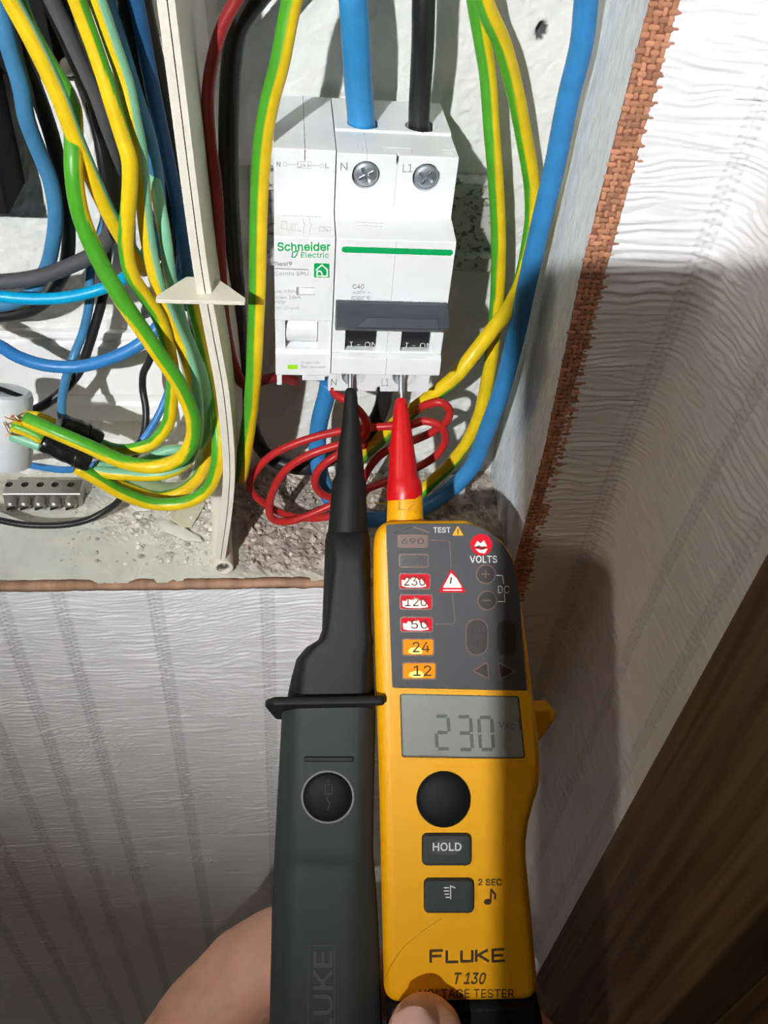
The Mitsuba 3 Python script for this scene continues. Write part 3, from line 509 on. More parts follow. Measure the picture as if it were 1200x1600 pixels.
wire(GY, [(742, -60, 28), (757, 5, 28), (785, 70, 24), (804, 140, 20), (818, 210, 16), (831, 290, 14), (832, 340, 14), (826, 385, 16), (814, 440, 20), (796, 480, 26), (768, 517, 32), (740, 553, 37), (712, 588, 39), (660, 630, 38), (620, 660, 36), (592, 688, 33), (570, 708, 28), (556, 726, 20)], 2.8, YEL, 'outer green and yellow wire that bows right and crosses under the breaker', stripe=GRN, phi=(170, 170, 175, 185, 260, 335, 360, 360), half=.3)
# red control wire wound up under the breaker
wire(RW, [(520, 606, 38), (524, 616, 40), (540, 625, 43), (562, 643, 45), (574, 665, 46), (565, 686, 46), (527, 696, 47), (485, 710, 48), (450, 731, 48), (430, 759, 47), (421, 789, 46), (426, 811, 45), (448, 815, 44), (480, 806, 42), (516, 790, 40), (560, 769, 40), (607, 751, 42), (653, 730, 44), (684, 709, 45), (696, 686, 46), (688, 666, 47), (665, 658, 46), (640, 664, 44), (590, 667, 41), (530, 674, 42), (467, 691, 43), (422, 713, 43), (395, 744, 42), (391, 763, 42), (408, 783, 41), (436, 800, 40), (471, 809, 38), (516, 806, 36), (548, 785, 33), (565, 755, 32), (583, 723, 33), (607, 703, 35), (642, 690, 38), (677, 674, 44), (698, 658, 47), (702, 641, 48), (690, 629, 48), (668, 632, 46), (640, 652, 33), (590, 690, 28), (550, 700, 36), (527, 711, 42), (499, 733, 43), (492, 754, 43), (502, 771, 42), (524, 779, 40), (550, 782, 36)], 1.55, RED, 'coiled thin red wire looping several times below the breaker', cat='wire')

# ------------------------------------------------------------------ things at the left
def divider():
    t = thing('box_divider', 'cream white plastic divider with arrow-shaped flange standing left of the breaker', 'divider')
    edge = [(240, -70), (249, 0), (268, 150), (287, 300), (305, 430), (321, 520), (337, 606), (346, 690), (348, 740), (344, 800), (334, 872)]
    P = spline([onY(x + 9, y, 62) for x, y in edge], 3.0)
    def layer(off0, off1, d0, d1):
        m = len(P); V = []
        for o, d in ((off0, d0), (off1, d0), (off1, d1), (off0, d1)): V.append(np.c_[P[:, 0] + o + (d0 - d) * .035, np.full(m, -d), P[:, 2]])
        V = np.vstack(V); f = []; i = np.arange(m - 1)
        for k in range(4):
            a, b = k * m, ((k + 1) % 4) * m; f += [np.stack([a + i, b + i, b + i + 1], 1), np.stack([a + i, b + i + 1, a + i + 1], 1)]
        f.append(np.array([[0, 2 * m, m], [0, 3 * m, 2 * m]])); e = m - 1; f.append(np.array([[e, m + e, 2 * m + e], [e, 2 * m + e, 3 * m + e]]))
        mm = trimesh.Trimesh(V, np.vstack(f), process=False); mm.fix_normals(); return mm
    obj('rib', layer(-2.0, .35, 62.5, 4), 'm_cream', t); obj('rib', layer(.6, 2.3, 62.0, 6), 'm_cream', t); obj('web', layer(.2, .8, 60.8, 5), 'm_print_light', t)
    a, b, c, d = onY(243, 467, 66), onY(383, 467, 66), onY(331, 427, 50), onY(299, 427, 50)
    z = a[2]; pl = Plane((0, 0, z), (1, 0, 0), (0, 1, 0)); q = rounded([(a[0], -66.5), (b[0], -66.5), (b[0], -64), (c[0] + 1.5, -52), (d[0] - 1.5, -52), (a[0], -64)], .4)
    obj('flange', pl.up(slab(q, [(-1.3, .2), (-1.1, 0), (-.2, 0), (0, .2)], .7)), 'm_cream', t, label='arrow-shaped crosswise flange')
    cpos = onZ(349, 883, -77.2); m = lathe([(2.6, -60), (4.0, -60), (4.0, .2), (3.7, .5), (2.8, .5), (2.6, .3), (2.6, -60)], 36)
    ax = np.array([.08, -1.0, -.0]); ax /= np.linalg.norm(ax); ux = np.array([1, .08, 0]); ux /= np.linalg.norm(ux)
    bo = obj('screw_boss', orient(m, (cpos[0], -62.8, cpos[2]), ux, np.cross(ax, ux)), 'm_cream', t)
    obj('insert', orient(lathe([(0, -6), (2.59, -6), (2.59, -1.0), (1.7, -1.0), (1.5, -3), (0, -3)], 24), (cpos[0], -62.8, cpos[2]), ux, np.cross(ax, ux)), 'm_steel_dull', bo, label='metal insert in the boss')
divider()
def grey_cap():
    t = thing('wire_connector', 'translucent grey plastic wire connector at the left edge above the terminal strip', 'connector')
    a, b = onY(8, 612, 44), onY(4, 714, 52); ax = (a - b); L = np.linalg.norm(ax); ax /= L; ux = np.cross(ax, [0, -1, 0]); ux /= np.linalg.norm(ux); uy = np.cross(ax, ux)
    if np.dot(np.cross(ux, uy), ax) < 0: uy = -uy
    m = lathe([(0, -2), (9.8, -2), (10.2, 0), (10.0, L * .55), (9.2, L * .8), (9.4, L * .92), (8.8, L), (7.4, L + .7), (6.5, L + .4), (0, L - .2)], 40)
    obj('shell', orient(m, b, ux, uy), 'm_cap', t)
    sl = slab(rounded([(-8, -1.6), (7.6, -1.6), (7.6, 1.6), (-8, 1.6)], 1.5), [(0, 0), (.25, .05)], .5); r_ = trimesh.transformations.rotation_matrix(-.55, (0, 0, 1)); sl.apply_transform(r_); sl.apply_translation((0, 0, L + .3))
    obj('slot', orient(sl, b, ux, uy), 'm_dark', t, label='dark slot in the rounded top')
grey_cap()
def ground_strip():
    t = thing('terminal_strip', 'old metal terminal strip with five holes and five screws on the ledge', 'terminal strip')
    x0, x1 = -115.5, -83.5; B = mani(box(x0, x1, -22.5, -13, LEDGE - .5, -74.2, .5)); xs = [onZ(p, 757, -74.2)[0] for p in (14, 39, 63, 86, 111)]
    for x in xs: B = B - mani(zcyl(x, 16.6, -79, -70, 1.55, 20))
    obj('bar', unmani(B), 'm_steel_dull', t)
    for p in (18, 39, 62, 86, 110):
        c = onZ(p, 780, -77); s = obj('screw', orient(lathe([(0, -2), (2.3, -2), (2.3, 0), (2.75, .3), (2.8, 2.9), (2.2, 3.9), (0, 4.3)], 24), (c[0], -22.3, -77.2), (1, 0, 0), (0, -.45, .893)), 'm_steel_dull', t)
        obj('slot', orient(trimesh.creation.box(extents=(4.0, .6, .6)), (c[0], -26.2, -79.0), (.9, 0, .43), (-.2, -.45, .87)), 'm_dark', s)
ground_strip()
tag(obj('black_device', box(-118, onY(14, 330, 25)[0], -25, -.5, 50.2, onY(14, 100, 25)[2], .8), 'm_dark'), 'black plastic device at the left edge beside the blue wire', 'device')
a_ = onY(121, 123, 9); tag(obj('black_module', box(-130, a_[0], -9, -.5, a_[2], 190, .8), 'm_dark'), 'flat black module on the wall behind the wires at the top left', 'module')
m = lathe([(0, -1), (2.6, -1), (2.7, .8), (2.1, 2.2), (1.2, 2.8), (0, 3)], 24); o_ = onY(107, 106, 10.5); tag(obj('white_plug', orient(m, (o_[0], -9.5, o_[2]), (1, 0, 0), (0, .3, .954)), 'm_white'), 'small white plug on the wall behind the dark grey wire', 'plug')
# debris
def scrap(name, pts, z, label, col, cat, th=.5):
    p = [onZ(*q, z)[:2] for q in pts]; pl = Plane((0, 0, z), (1, 0, 0), (0, 1, 0)); m = slab(rounded(p, .25), [(0, .1), (th * .5, 0), (th, .15)], .7); v = m.vertices.copy(); v[:, 2] += .06 * (v[:, 0] - v[:, 0].mean()) + .5 * (fb(v / 3, 3, 51) - .3); m.vertices = v
    m = pl.up(m); tag(obj(name, m, 'm_painted', smooth=40 if False else True, color=np.tile(np.array(col), (len(m.vertices), 1)) * (.9 + .2 * fb(m.vertices / 2, 3, 52))[:, None]), label, cat)
scrap('paper_scrap', [(255, 800), (322, 788), (300, 824), (285, 826)], LEDGE + 1.6, 'cream triangular scrap below the looping wires', (.60, .56, .42), 'scrap')
scrap('plaster_flake', [(248, 816), (280, 822), (312, 842), (318, 850), (290, 846), (255, 830)], LEDGE + .9, 'flat white plaster flake in front of the cream scrap', (.66, .66, .60), 'flake', .9)
scrap('plaster_flake', [(200, 790), (240, 795), (236, 800), (214, 800)], LEDGE + 1.0, 'white plaster flake left of the cream scrap', (.68, .68, .63), 'flake', 1.0)
def crumbs():
    ms, cs = [], []
    for i in range(1700):
        right = rng.random() < .72
        x = rng.uniform(-14, 92) if right else rng.uniform(-88, -22) if rng.random() < .4 else rng.normal(-38, 9); d = rng.uniform(2, 62) if right else rng.uniform(8, 58); s = .26 + abs(rng.normal(0, .5)); s = min(s, 2.0)
        m = trimesh.creation.icosphere(subdivisions=1) if False else trimesh.creation.icosahedron(); v = m.vertices * (1 + rng.uniform(-.35, .35, (len(m.vertices), 1))) * s * [1, 1, .7]; z = ledge_fn(np.array([x]), np.array([d]))[0][0, 2]
        m.vertices = v + [x, -d, z + s * .3]; ms.append(m); cs.append(np.tile((np.array([.50, .43, .38]) if right else np.array([.60, .58, .52])) * rng.uniform(.55, 1.5), (len(v), 1)))
    tag(obj('plaster_crumbs', cat_(ms), 'm_painted', smooth=False, color=np.clip(np.vstack(cs), 0, .8)), 'loose plaster crumbs scattered over the ledge', 'crumbs', None, 'stuff')
crumbs()
o_ = onY(712, 775, 26); m = trimesh.creation.icosphere(subdivisions=4); v = m.vertices; m.vertices = v * [4.6, 6, 7.5] * (1 + .35 * (fb(v * 1.6 + 5, 3, 61) - .5))[:, None] + [o_[0], -22, o_[2]]
tag(obj('plaster_lump', m, 'm_white', smooth=True), 'white plaster lump under the bend of the long blue cable', 'lump')

# ------------------------------------------------------------------ voltage tester
T0 = 293.0
TP = Plane(C + FW * T0, RT, UP)                        # the tester's front face looks straight at the viewer
SC = T0 / F
tst = thing('voltage_tester', 'yellow voltage tester with lit display held in front of the breaker', 'voltage tester')
def cubic(pts, closed=True, step=1.0):
    return [tuple(p) for p in spline(pts, step)]
outl = [(600, 1573), (597, 1450), (595, 1364), (593, 1270), (591, 1195), (588, 1100), (585, 1007), (583, 930), (583, 860), (585, 838), (592, 822), (606, 815), (660, 814), (731, 813), (760, 827), (787, 846), (804, 871), (812, 920), (821, 970), (829, 1030), (836, 1090), (845, 1160), (848, 1208), (845, 1232), (838, 1256), (829, 1288), (825, 1318), (825, 1350), (831, 1414), (842, 1539), (844, 1568)]
body_poly = Polygon([TP.ab(*p) for p in outl]).buffer(-5, quad_segs=12).buffer(10, quad_segs=12).buffer(-5, quad_segs=12)
body = TP.up(slab(body_poly, [(-30, 4), (-28.5, 1.8), (-25, .3), (-5, 0), (-2.6, .35), (-1.0, 1.3), (-.25, 2.5), (0, 4.2)], .9))
obj('body', body, 'm_tester', tst, smooth=True)
cap_poly = Polygon([TP.ab(*p) for p in [(603, 1571), (842, 1566), (850, 1600), (856, 1720), (606, 1720)]]).buffer(-1).buffer(1)
obj('end_cap', TP.up(slab(cap_poly, [(-29, 2), (-25, 0), (-4, 0), (-1.2, 1), (-.6, 3)], 1.2)), 'm_rubber', tst, smooth=True, label='black rubber end cap')
# guard fin on the right, neck and red probe
fin = Polygon([TP.ab(*p, -9) for p in [(822, 1105), (845, 1107), (862, 1105), (868, 1112), (866, 1122), (850, 1146), (838, 1160), (822, 1165)]]).buffer(-.5).buffer(1).buffer(-.5)
obj('guard_fin', TP.up(slab(fin, [(-22, .8), (-21, 0), (-8, 0), (-7, .8)], .6)), 'm_tester', tst, smooth=True)
ax_n = Plane(C + FW * 307, RT, UP)
def cone_stack(prof, mtl, name, parent, off=0.0, n=40, squash=1.0, label=None):
    """rings along the probe: (px left, px right, py), on the plane of the probe's axis"""
    V = []; th = np.arange(n) * 2 * np.pi / n
    for xl, xr, y in prof:
        a, b = ax_n.hit(xl, y), ax_n.hit(xr, y); c, r = (a + b) / 2, np.linalg.norm(b - a) / 2; V.append(c + RT * (np.cos(th) * r)[:, None] - FW * (np.sin(th) * r * squash)[:, None])
    k = len(V); V = np.vstack(V + [(V[0].mean(0))[None], (V[-1].mean(0))[None]]); f = []; j = np.arange(n); j2 = (j + 1) % n
    for i in range(k - 1): f += [np.stack([i * n + j, (i + 1) * n + j2, i * n + j2], 1), np.stack([i * n + j, (i + 1) * n + j, (i + 1) * n + j2], 1)]
    f += [np.stack([j, j2, j * 0 + k * n], 1), np.stack([(k - 1) * n + j2, (k - 1) * n + j, j * 0 + k * n + 1], 1)]
    m = trimesh.Trimesh(V, np.vstack(f), process=False); m.fix_normals(); return obj(name, m, mtl, parent, smooth=40, label=label)
cone_stack([(606, 660, 772), (605, 661, 790), (604, 662, 818)], 'm_tester', 'neck', tst)
cone_stack([(621, 632, 622), (618, 635, 626), (616, 637, 634), (610, 646, 690), (607, 652, 742), (606, 658, 752), (604, 660, 764), (604, 660, 780), (606, 658, 784)], 'm_red', 'probe_sleeve', tst, label='red insulating sleeve of the probe')
cone_stack([(625, 629, 578), (622.5, 631.5, 582), (622, 632, 612), (624, 631, 618), (625, 631, 628)], 'm_steel', 'probe_tip', tst, label='bare steel probe tip')
letters('L2', Plane(C + FW * 300.6, RT, UP), 622, 797, 648, 783, 'm_tester_dark', tst, depth=.1)
# indicator panel
PW = .35
pan = Polygon([TP.ab(*p) for p in [(603, 820), (640, 818), (728, 818), (748, 823), (768, 834), (787, 852), (800, 873), (811, 927), (823, 1079), (613, 1074), (607, 927)]]).buffer(-.5).buffer(.5)
panel = obj('indicator_panel', TP.up(slab(pan, [(-.6, 0), (PW - .05, 0), (PW, .1)], .8)), 'm_panel', tst, label='dark grey indicator panel')
P2 = Plane(TP.o + TP.n * PW, RT, UP)
def emit(name, mesh, L, parent, label=None):
    k = obj(name, mesh, 'm_dark', parent, smooth=False, label=label); scene[k]['emitter'] = {'type': 'area', 'radiance': rgb(*L), 'sampling_weight': .15}; return k
def rr(x0, y0, x1, y1, r): return rounded([P2.ab(x0, y1), P2.ab(x1, y1), P2.ab(x1, y0), P2.ab(x0, y0)], r * SC)
RED_L, HOT, AMB, AMBH = (.85, .006, .025), (1.7, 1.2, 1.0), (1.15, .34, .004), (2.0, 1.25, .30)
lamps = [('690', 621, 835, 669, 856, None), ('400', 623, 865, 670, 887, None), ('230', 623, 895, 673, 921, RED_L), ('120', 624, 928, 676, 953, RED_L), ('50', 625, 963, 677, 988, RED_L), ('24', 628, 997, 679, 1025, AMB), ('12', 628, 1034, 682, 1062, AMB)]
for i, (s_, x0, y0, x1, y1, L) in enumerate(lamps):
    fr_ = obj('indicator', P2.up(plate(rr(x0, y0, x1, y1, 4).difference(rr(x0 + 2.2, y0 + 2.2, x1 - 2.2, y1 - 2.2, 3)), 0, .45)), 'm_lens_off', panel, smooth=False, label=f'indicator window marked {s_}')
    ln = rr(x0 + 2, y0 + 2, x1 - 2, y1 - 2, 3); cx, cy, w2, h2 = (x0 + x1) / 2, (y0 + y1) / 2, (x1 - x0) / 2, (y1 - y0) / 2
    if L is None:
        obj('lens', P2.up(plate(ln, 0, .25)), 'm_lens_off' if i == 0 else 'm_lens_dark', fr_, smooth=False)
        letters(s_, P2, cx - w2 * .72, y1 - 6, cx + w2 * .72, y0 + 6, 'm_barrel', fr_, w=.25)
    else:
        emit('lens', P2.up(plate(ln, 0, .25)), L, fr_, label='lit lens')
        if L is RED_L:
            hp = [(-.78, .55), (-.8, -.1), (-.6, -.05), (-.5, -.35), (-.25, -.15), (-.1, -.5), (.1, -.45), (.2, -.05), (.4, -.2), (.62, .25), (.7, .6), (.3, .72), (-.5, .7)]
        else:
            hp = [(-.6, .55), (-.5, .2), (-.2, .05), (.1, .1), (.25, .4), (.2, .68), (-.3, .74)]
        hp = [(cx + a * w2, cy + b * h2) for a, b in hp]; emit('glow_core', P2.up(plate(pxpoly(P2, hp, .25).buffer(.15), .25, .3)), HOT if L is RED_L else AMBH, fr_)
        bx = [(-.55, .55)] if len(s_) == 3 else [(-.28, .58)]
        letters(s_, P2, cx + bx[0][0] * w2 * 1.2, y1 - 6, cx + bx[0][1] * w2 * 1.2, y0 + 6, 'm_ink', fr_, w=.31, depth=.06)
tri = lambda pts, s=1: [(np.mean([p[0] for p in pts]) + (x - np.mean([p[0] for p in pts])) * s, np.mean([p[1] for p in pts]) + (y - np.mean([p[1] for p in pts])) * s) for x, y in pts]
wt = [(705.5, 889), (686, 925), (728, 925)]
wl_ = emit('warning_lamp', P2.up(plate(pxpoly(P2, wt).buffer(-.3).buffer(.4), 0, .3)), RED_L, panel, label='lit red warning triangle')
emit('glow_core', P2.up(plate(pxpoly(P2, [(705, 897), (694, 917), (720, 917), (712, 904)], .3).buffer(.3), .3, .36)), HOT, wl_); emit('glow_core', P2.up(plate(pxpoly(P2, [(692, 921), (722, 921), (722, 923), (692, 923)], .3), .3, .36)), HOT, wl_)
strokes(P2, [[(705, 903), (704, 911)]], .5, 'm_ink', wl_, 'bolt', w=.37)
circ = lambda cx, cy, r, w=0: Polygon([P2.ab(cx + r * math.cos(a), cy + r * math.sin(a), w) for a in np.linspace(0, 2 * np.pi, 40)[:-1]])
vl = emit('volts_lamp', P2.up(plate(circ(752, 851, 17), 0, .3)), RED_L, panel, label='lit round red voltage lamp')
emit('glow_core', P2.up(plate(pxpoly(P2, [(742, 853), (746, 846), (751, 850), (756, 845), (760, 853)], .3).buffer(.15), .3, .36)), HOT, vl); emit('glow_core', P2.up(plate(pxpoly(P2, [(744, 858), (752, 860), (761, 858), (757, 864), (749, 863)], .3).buffer(.15), .3, .36)), HOT, vl)
strokes(P2, [[(745, 856), (748, 853), (751, 856), (754, 858), (757, 855)]], .45, 'm_ink', vl, 'wave_sign', w=.37)
letters('TEST', P2, 677, 832, 704, 824, 'm_label', panel, bold=True); letters('VOLTS', P2, 734, 879, 777, 868.5, 'm_label', panel, bold=True); letters('DC', P2, 778, 927, 796, 915, 'm_label', panel)
wr = obj('warning_sign', P2.up(plate(pxpoly(P2, [(715, 823), (708, 836), (723, 836)]).buffer(.2), 0, .1)), 'm_tester', panel, smooth=False); strokes(P2, [[(715.5, 827), (715.5, 832)], [(715.5, 834), (715.5, 834.3)]], .4, 'm_ink', wr, 'mark', w=.1)
strokes(P2, [[(774, 899), (785, 899), (787, 912)], [(788, 927), (789, 940), (779, 940)]], .32, 'm_label', panel, 'bracket')
strokes(P2, [[(671, 844), (699, 845), (703, 848), (705, 888)], [(707, 930), (711, 970), (707, 975), (679, 975)]], .3, 'm_lens_off', panel, 'red_line')
strokes(P2, [[(617, 833), (645, 823)]], .45, 'm_barrel', panel, 'chevron'); strokes(P2, [[(645, 823), (671, 832)]], .45, 'm_lens_off', panel, 'chevron')
for (cx, cy, sgn) in ((759, 897, '+'), (761, 938, '-')):
    b_ = obj('polarity_lamp', P2.up(plate(circ(cx, cy, 16).difference(circ(cx, cy, 13.5)), 0, .5)), 'm_lens_off', panel, smooth=False); obj('lens', P2.up(plate(circ(cx, cy, 14), 0, .25)), 'm_lens_dark', b_, smooth=False)
    strokes(P2, [[(cx - 6, cy), (cx + 6, cy)]] + ([[(cx, cy - 6), (cx, cy + 6)]] if sgn == '+' else []), .4, 'm_lens_off', b_, 'sign', w=.25)
for cx, cy, hw, hh, mt in ((745, 995, 18, 29, 'm_lens_off'), (791, 997, 15, 28, 'm_button')):
    o1, o2 = rr(cx - hw, cy - hh, cx + hw, cy + hh, hw - .5), rr(cx - hw + 2, cy - hh + 2, cx + hw - 2, cy + hh - 2, hw - 2.5); b_ = obj('oval_lamp', P2.up(plate(o1.difference(o2), 0, .5)), mt, panel, smooth=False); obj('lens', P2.up(plate(o2, 0, .25)), 'm_lens_dark', b_, smooth=False)
    if cx < 770: strokes(P2, [[(cx - 7, cy - 16), (cx - 7, cy - 4)], [(cx, cy - 17), (cx, cy - 4)], [(cx + 7, cy - 16), (cx + 7, cy - 4)], [(cx - 8, cy + 10), (cx + 8, cy + 8)], [(cx, cy + 3), (cx + 1, cy + 16)]], .35, 'm_barrel', b_, 'pictogram', w=.25)
    else: strokes(P2, [[(cx - 5, cy - 13), (cx + 5, cy - 13), (cx + 5, cy + 1), (cx - 5, cy + 1), (cx - 5, cy - 13)], [(cx, cy + 1), (cx - 2, cy + 10), (cx + 2, cy + 16)]], .35, 'm_barrel', b_, 'pictogram', w=.25)
for pts in ([(737, 1048), (762, 1032), (765, 1062)], [(777, 1032), (806, 1049), (781, 1063)]):
    o1 = pxpoly(P2, pts).buffer(-.4).buffer(.4); o2 = o1.buffer(-.45); b_ = obj('rotation_lamp', P2.up(plate(o1.difference(o2), 0, .45)), 'm_lens_off', panel, smooth=False); obj('lens', P2.up(plate(o2, 0, .2)), 'm_lens_dark', b_, smooth=False)
# display
q_out = [(617, 1074), (828, 1079), (837, 1197), (612, 1190)]; q_in = [(627, 1086), (809, 1090), (819, 1184), (630, 1181)]
po, pi_ = pxpoly(TP, q_out).buffer(-1).buffer(1), pxpoly(TP, q_in, 1.0).buffer(-.5).buffer(.5)
disp = obj('display', TP.up(plate(pi_.buffer(.6), .1, .3)), 'm_bezel', tst, smooth=False, label='grey liquid crystal display reading 230')
obj('display_rim', cat_([TP.up(plate(po.difference(pi_.buffer(.5)), -.5, .8)), TP.up(plate(po.buffer(-.7).difference(pi_.buffer(.5)), .8, 1.1))]), 'm_tester', tst, smooth=False)
obj('screen', TP.up(plate(pi_, .3, .45)), 'm_lcd', disp, smooth=False); PD = Plane(TP.o + TP.n * .45, RT, UP)
def digit(segs, x, y, w, h, sl):
    th = 5.0; out = []
    pt = lambda u, v: (x + u * w + sl * v, y + v * h)
    g = 1.2 / h
    S = {'a': ((.08, 0), (.92, 0)), 'd': ((.08, 1), (.92, 1)), 'g': ((.1, .5), (.9, .5)), 'f': ((0, .05), (0, .47)), 'b': ((1, .05), (1, .47)), 'e': ((0, .53), (0, .95)), 'c': ((1, .53), (1, .95))}
    return [[pt(*p) for p in S[s]] for s in segs]
strokes(PD, digit('abged', 680, 1119, 20, 51, 3), 1.15, 'm_lcd_ink', disp, 'digit', flat=True, depth=.05)
strokes(PD, digit('abgcd', 715, 1120, 20, 51, 3), 1.15, 'm_lcd_ink', disp, 'digit', flat=True, depth=.05)
strokes(PD, digit('abcdef', 748, 1121, 20, 50, 3), 1.15, 'm_lcd_ink', disp, 'digit', flat=True, depth=.05)
letters('V', PD, 779, 1138, 788, 1128, 'm_lcd_ink', disp, depth=.05); letters('AC', PD, 788.5, 1139, 804, 1131, 'm_lcd_ink', disp, depth=.05)
strokes(PD, [[(811, 1122), (813, 1140)]], .5, 'm_lcd_ink', disp, 'mark', depth=.05)
# knob and buttons
kp = Polygon([TP.ab(693 + 42.5 * math.cos(a), 1248.5 + 44 * math.sin(a)) for a in np.linspace(0, 2 * np.pi, 72)[:-1]])
obj('round_button', TP.up(slab(kp, [(-.5, 0), (.4, 0), (1.0, .35), (1.9, 1.6), (2.6, 4.0), (2.9, 6.8)], .7)), 'm_rubber', tst, smooth=True, label='large round black button')
def btn(x0, y0, x1, y1, label):
    q = rounded([TP.ab(x0, y1), TP.ab(x1, y1), TP.ab(x1, y0), TP.ab(x0, y0)], 1.8); return obj('key', TP.up(slab(q, [(-.5, 0), (1.2, 0), (1.9, .45), (2.2, 1.2)], .6)), 'm_button', tst, smooth=35, label=label)
b1 = btn(659, 1301, 736, 1350, 'dark grey key marked HOLD'); b2 = btn(662, 1371, 740, 1424, 'dark grey key with a lamp symbol'); PB = Plane(TP.o + TP.n * 2.2, RT, UP)
obj('worn_patch', PB.up(plate(rounded([PB.ab(678, 1336), PB.ab(718, 1336), PB.ab(720, 1311), PB.ab(678, 1311)], 2.0), 0, .05)), 'm_panel', b1, smooth=False)
letters('HOLD', PB, 676, 1329, 721, 1317, 'm_label', b1, w=.05, bold=True)
strokes(PB, [[(711, 1387), (704, 1384), (704, 1404)], [(694, 1387), (701, 1387)], [(694, 1392), (701, 1392)], [(695, 1397), (701, 1397)], [(697, 1402), (702, 1402)]], .38, 'm_label', b2, 'lamp_symbol')
letters('2 SEC', TP, 747, 1383, 784, 1373.5, 'm_ink', tst, bold=True)
nt = unary_union([Polygon([TP.ab(762 + 6 * math.cos(a) , 1409 + 4.6 * math.sin(a)) for a in np.linspace(0, 2 * np.pi, 20)[:-1]]), LineString([TP.ab(766.5, 1409), TP.ab(767.5, 1390)]).buffer(.3), LineString([TP.ab(767.5, 1390), TP.ab(774, 1398), TP.ab(773, 1404)]).buffer(.35)])
obj('note_symbol', TP.up(plate(nt, 0, .1)), 'm_ink', tst, smooth=False)
fl = lambda x, y: (x, y)
X = lambda a: 671 + a; YT, YB = 1485, 1504; ym = 1494
strokes(TP, [[(673, YB), (673, YT + .5), (692, YT)], [(673, ym), (690, ym - .5)], [(698, YT), (698, YB - 1), (716, YB - 1.5)], [(721, YT), (721, YB - 2), (738, YB - 2.5), (738, YT - .5)], [(744, YT - 1), (744, YB - 1.5)], [(744, ym), (762, YT - 1)], [(749, ym - 1), (764, YB - 2)], [(788, YT - 2), (770, YT - 1), (770, YB - 2), (789, YB - 3)], [(770, ym - 1), (786, ym - 1.5)]], .85, 'm_ink', tst, 'brand_lettering', flat=True)
letters('T 130', TP, 707, 1537, 757, 1520, 'm_ink', tst, bold=True, slant=.22); letters('VOLTAGE TESTER', TP, 655, 1559, 803, 1545.5, 'm_ink', tst)
strokes(TP, [[(690, 1435), (660, 1455), (630, 1480), (608, 1512), (601, 1530)]], .22, 'm_tester_dark', tst, 'scratch')

# ------------------------------------------------------------------ second probe (black)
prb = thing('black_probe', 'black second probe with round button, left of the yellow tester', 'probe')
def loft(st, mtl, name, parent, smooth=32, label=None, chaikin=2):
    """stations: (py, left, right, front left, front right, front height, back height) in pixels / mm; chamfered section"""
    rings = []
    for y, xl, xr, fl_, fr2, wf, wb in st:
        e = min((wf - wb) * .3, 6.5)
        sec = [(fl_, wf), (fr2, wf), (xr, wf - e), (xr, wb + e * .7), (fr2, wb), (fl_, wb), (xl, wb + e * .7), (xl, wf - e)]; P = np.array([at(x, y, T0 - w) for x, w in sec])
        for _ in range(chaikin):
            Q = np.roll(P, -1, 0); P = np.stack([P * .88 + Q * .12, P * .12 + Q * .88], 1).reshape(-1, 3) if _ == 0 else np.stack([P * .8 + Q * .2, P * .2 + Q * .8], 1).reshape(-1, 3)
        rings.append(P)
    n = len(rings[0]); k = len(rings); V = np.vstack(rings + [rings[0].mean(0)[None], rings[-1].mean(0)[None]]); f = []; j = np.arange(n); j2 = (j + 1) % n
    for i in range(k - 1): f += [np.stack([i * n + j, (i + 1) * n + j2, i * n + j2], 1), np.stack([i * n + j, (i + 1) * n + j, (i + 1) * n + j2], 1)]
    f += [np.stack([j, j2, j * 0 + k * n], 1), np.stack([(k - 1) * n + j2, (k - 1) * n + j, j * 0 + k * n + 1], 1)]
    m = trimesh.Trimesh(V, np.vstack(f), process=False); m.fix_normals(); return obj(name, m, mtl, parent, smooth=smooth, label=label)
cone_stack([(546, 549, 578), (543, 552, 582), (543.5, 551.5, 604), (544, 552, 620)], 'm_steel', 'probe_tip', prb, label='bare steel probe tip')
cone_stack([(542, 555, 607), (539.5, 557, 610), (538.5, 558, 618), (535, 562, 660), (529, 565, 695), (524, 570, 745), (519, 572, 752), (517, 572.5, 780), (513, 574.5, 825), (510, 577, 845)], 'm_probe_black', 'probe_sleeve', prb)
loft([(832, 511, 576, 518, 570, -6, -22), (845, 508, 578, 520, 568, -3, -24), (880, 507, 579, 524, 569, -1.5, -26), (985, 503, 580, 509, 575, -.5, -28), (1000, 497, 583, 504, 576, 0, -29), (1012, 478, 582, 488, 576, 0, -30), (1030, 463, 583, 474, 574, 0, -31), (1060, 455, 584, 470, 572, 0, -31), (1098, 447, 586, 466, 570, 0, -31)], 'm_probe_black', 'fore_body', prb)
gr_ = loft([(1098, 440, 586, 463, 570, -.6, -30), (1120, 440, 586, 463, 568, -.6, -30), (1160, 438, 586, 462, 566, -.6, -30), (1250, 433, 584, 459, 563, -.6, -30), (1330, 429, 583, 457, 561, -.6, -30), (1345, 428, 584, 457, 559, -1.6, -30), (1355, 428, 585, 457, 558, -2.2, -30), (1366, 427, 586, 457, 557, -1.8, -30), (1420, 425, 590, 455, 555, -1.8, -30), (1600, 421, 597, 451, 551, -1.8, -30), (1700, 419, 600, 449, 549, -1.8, -30)], 'm_probe_grip', 'grip', prb, label='dark grey chamfered grip')
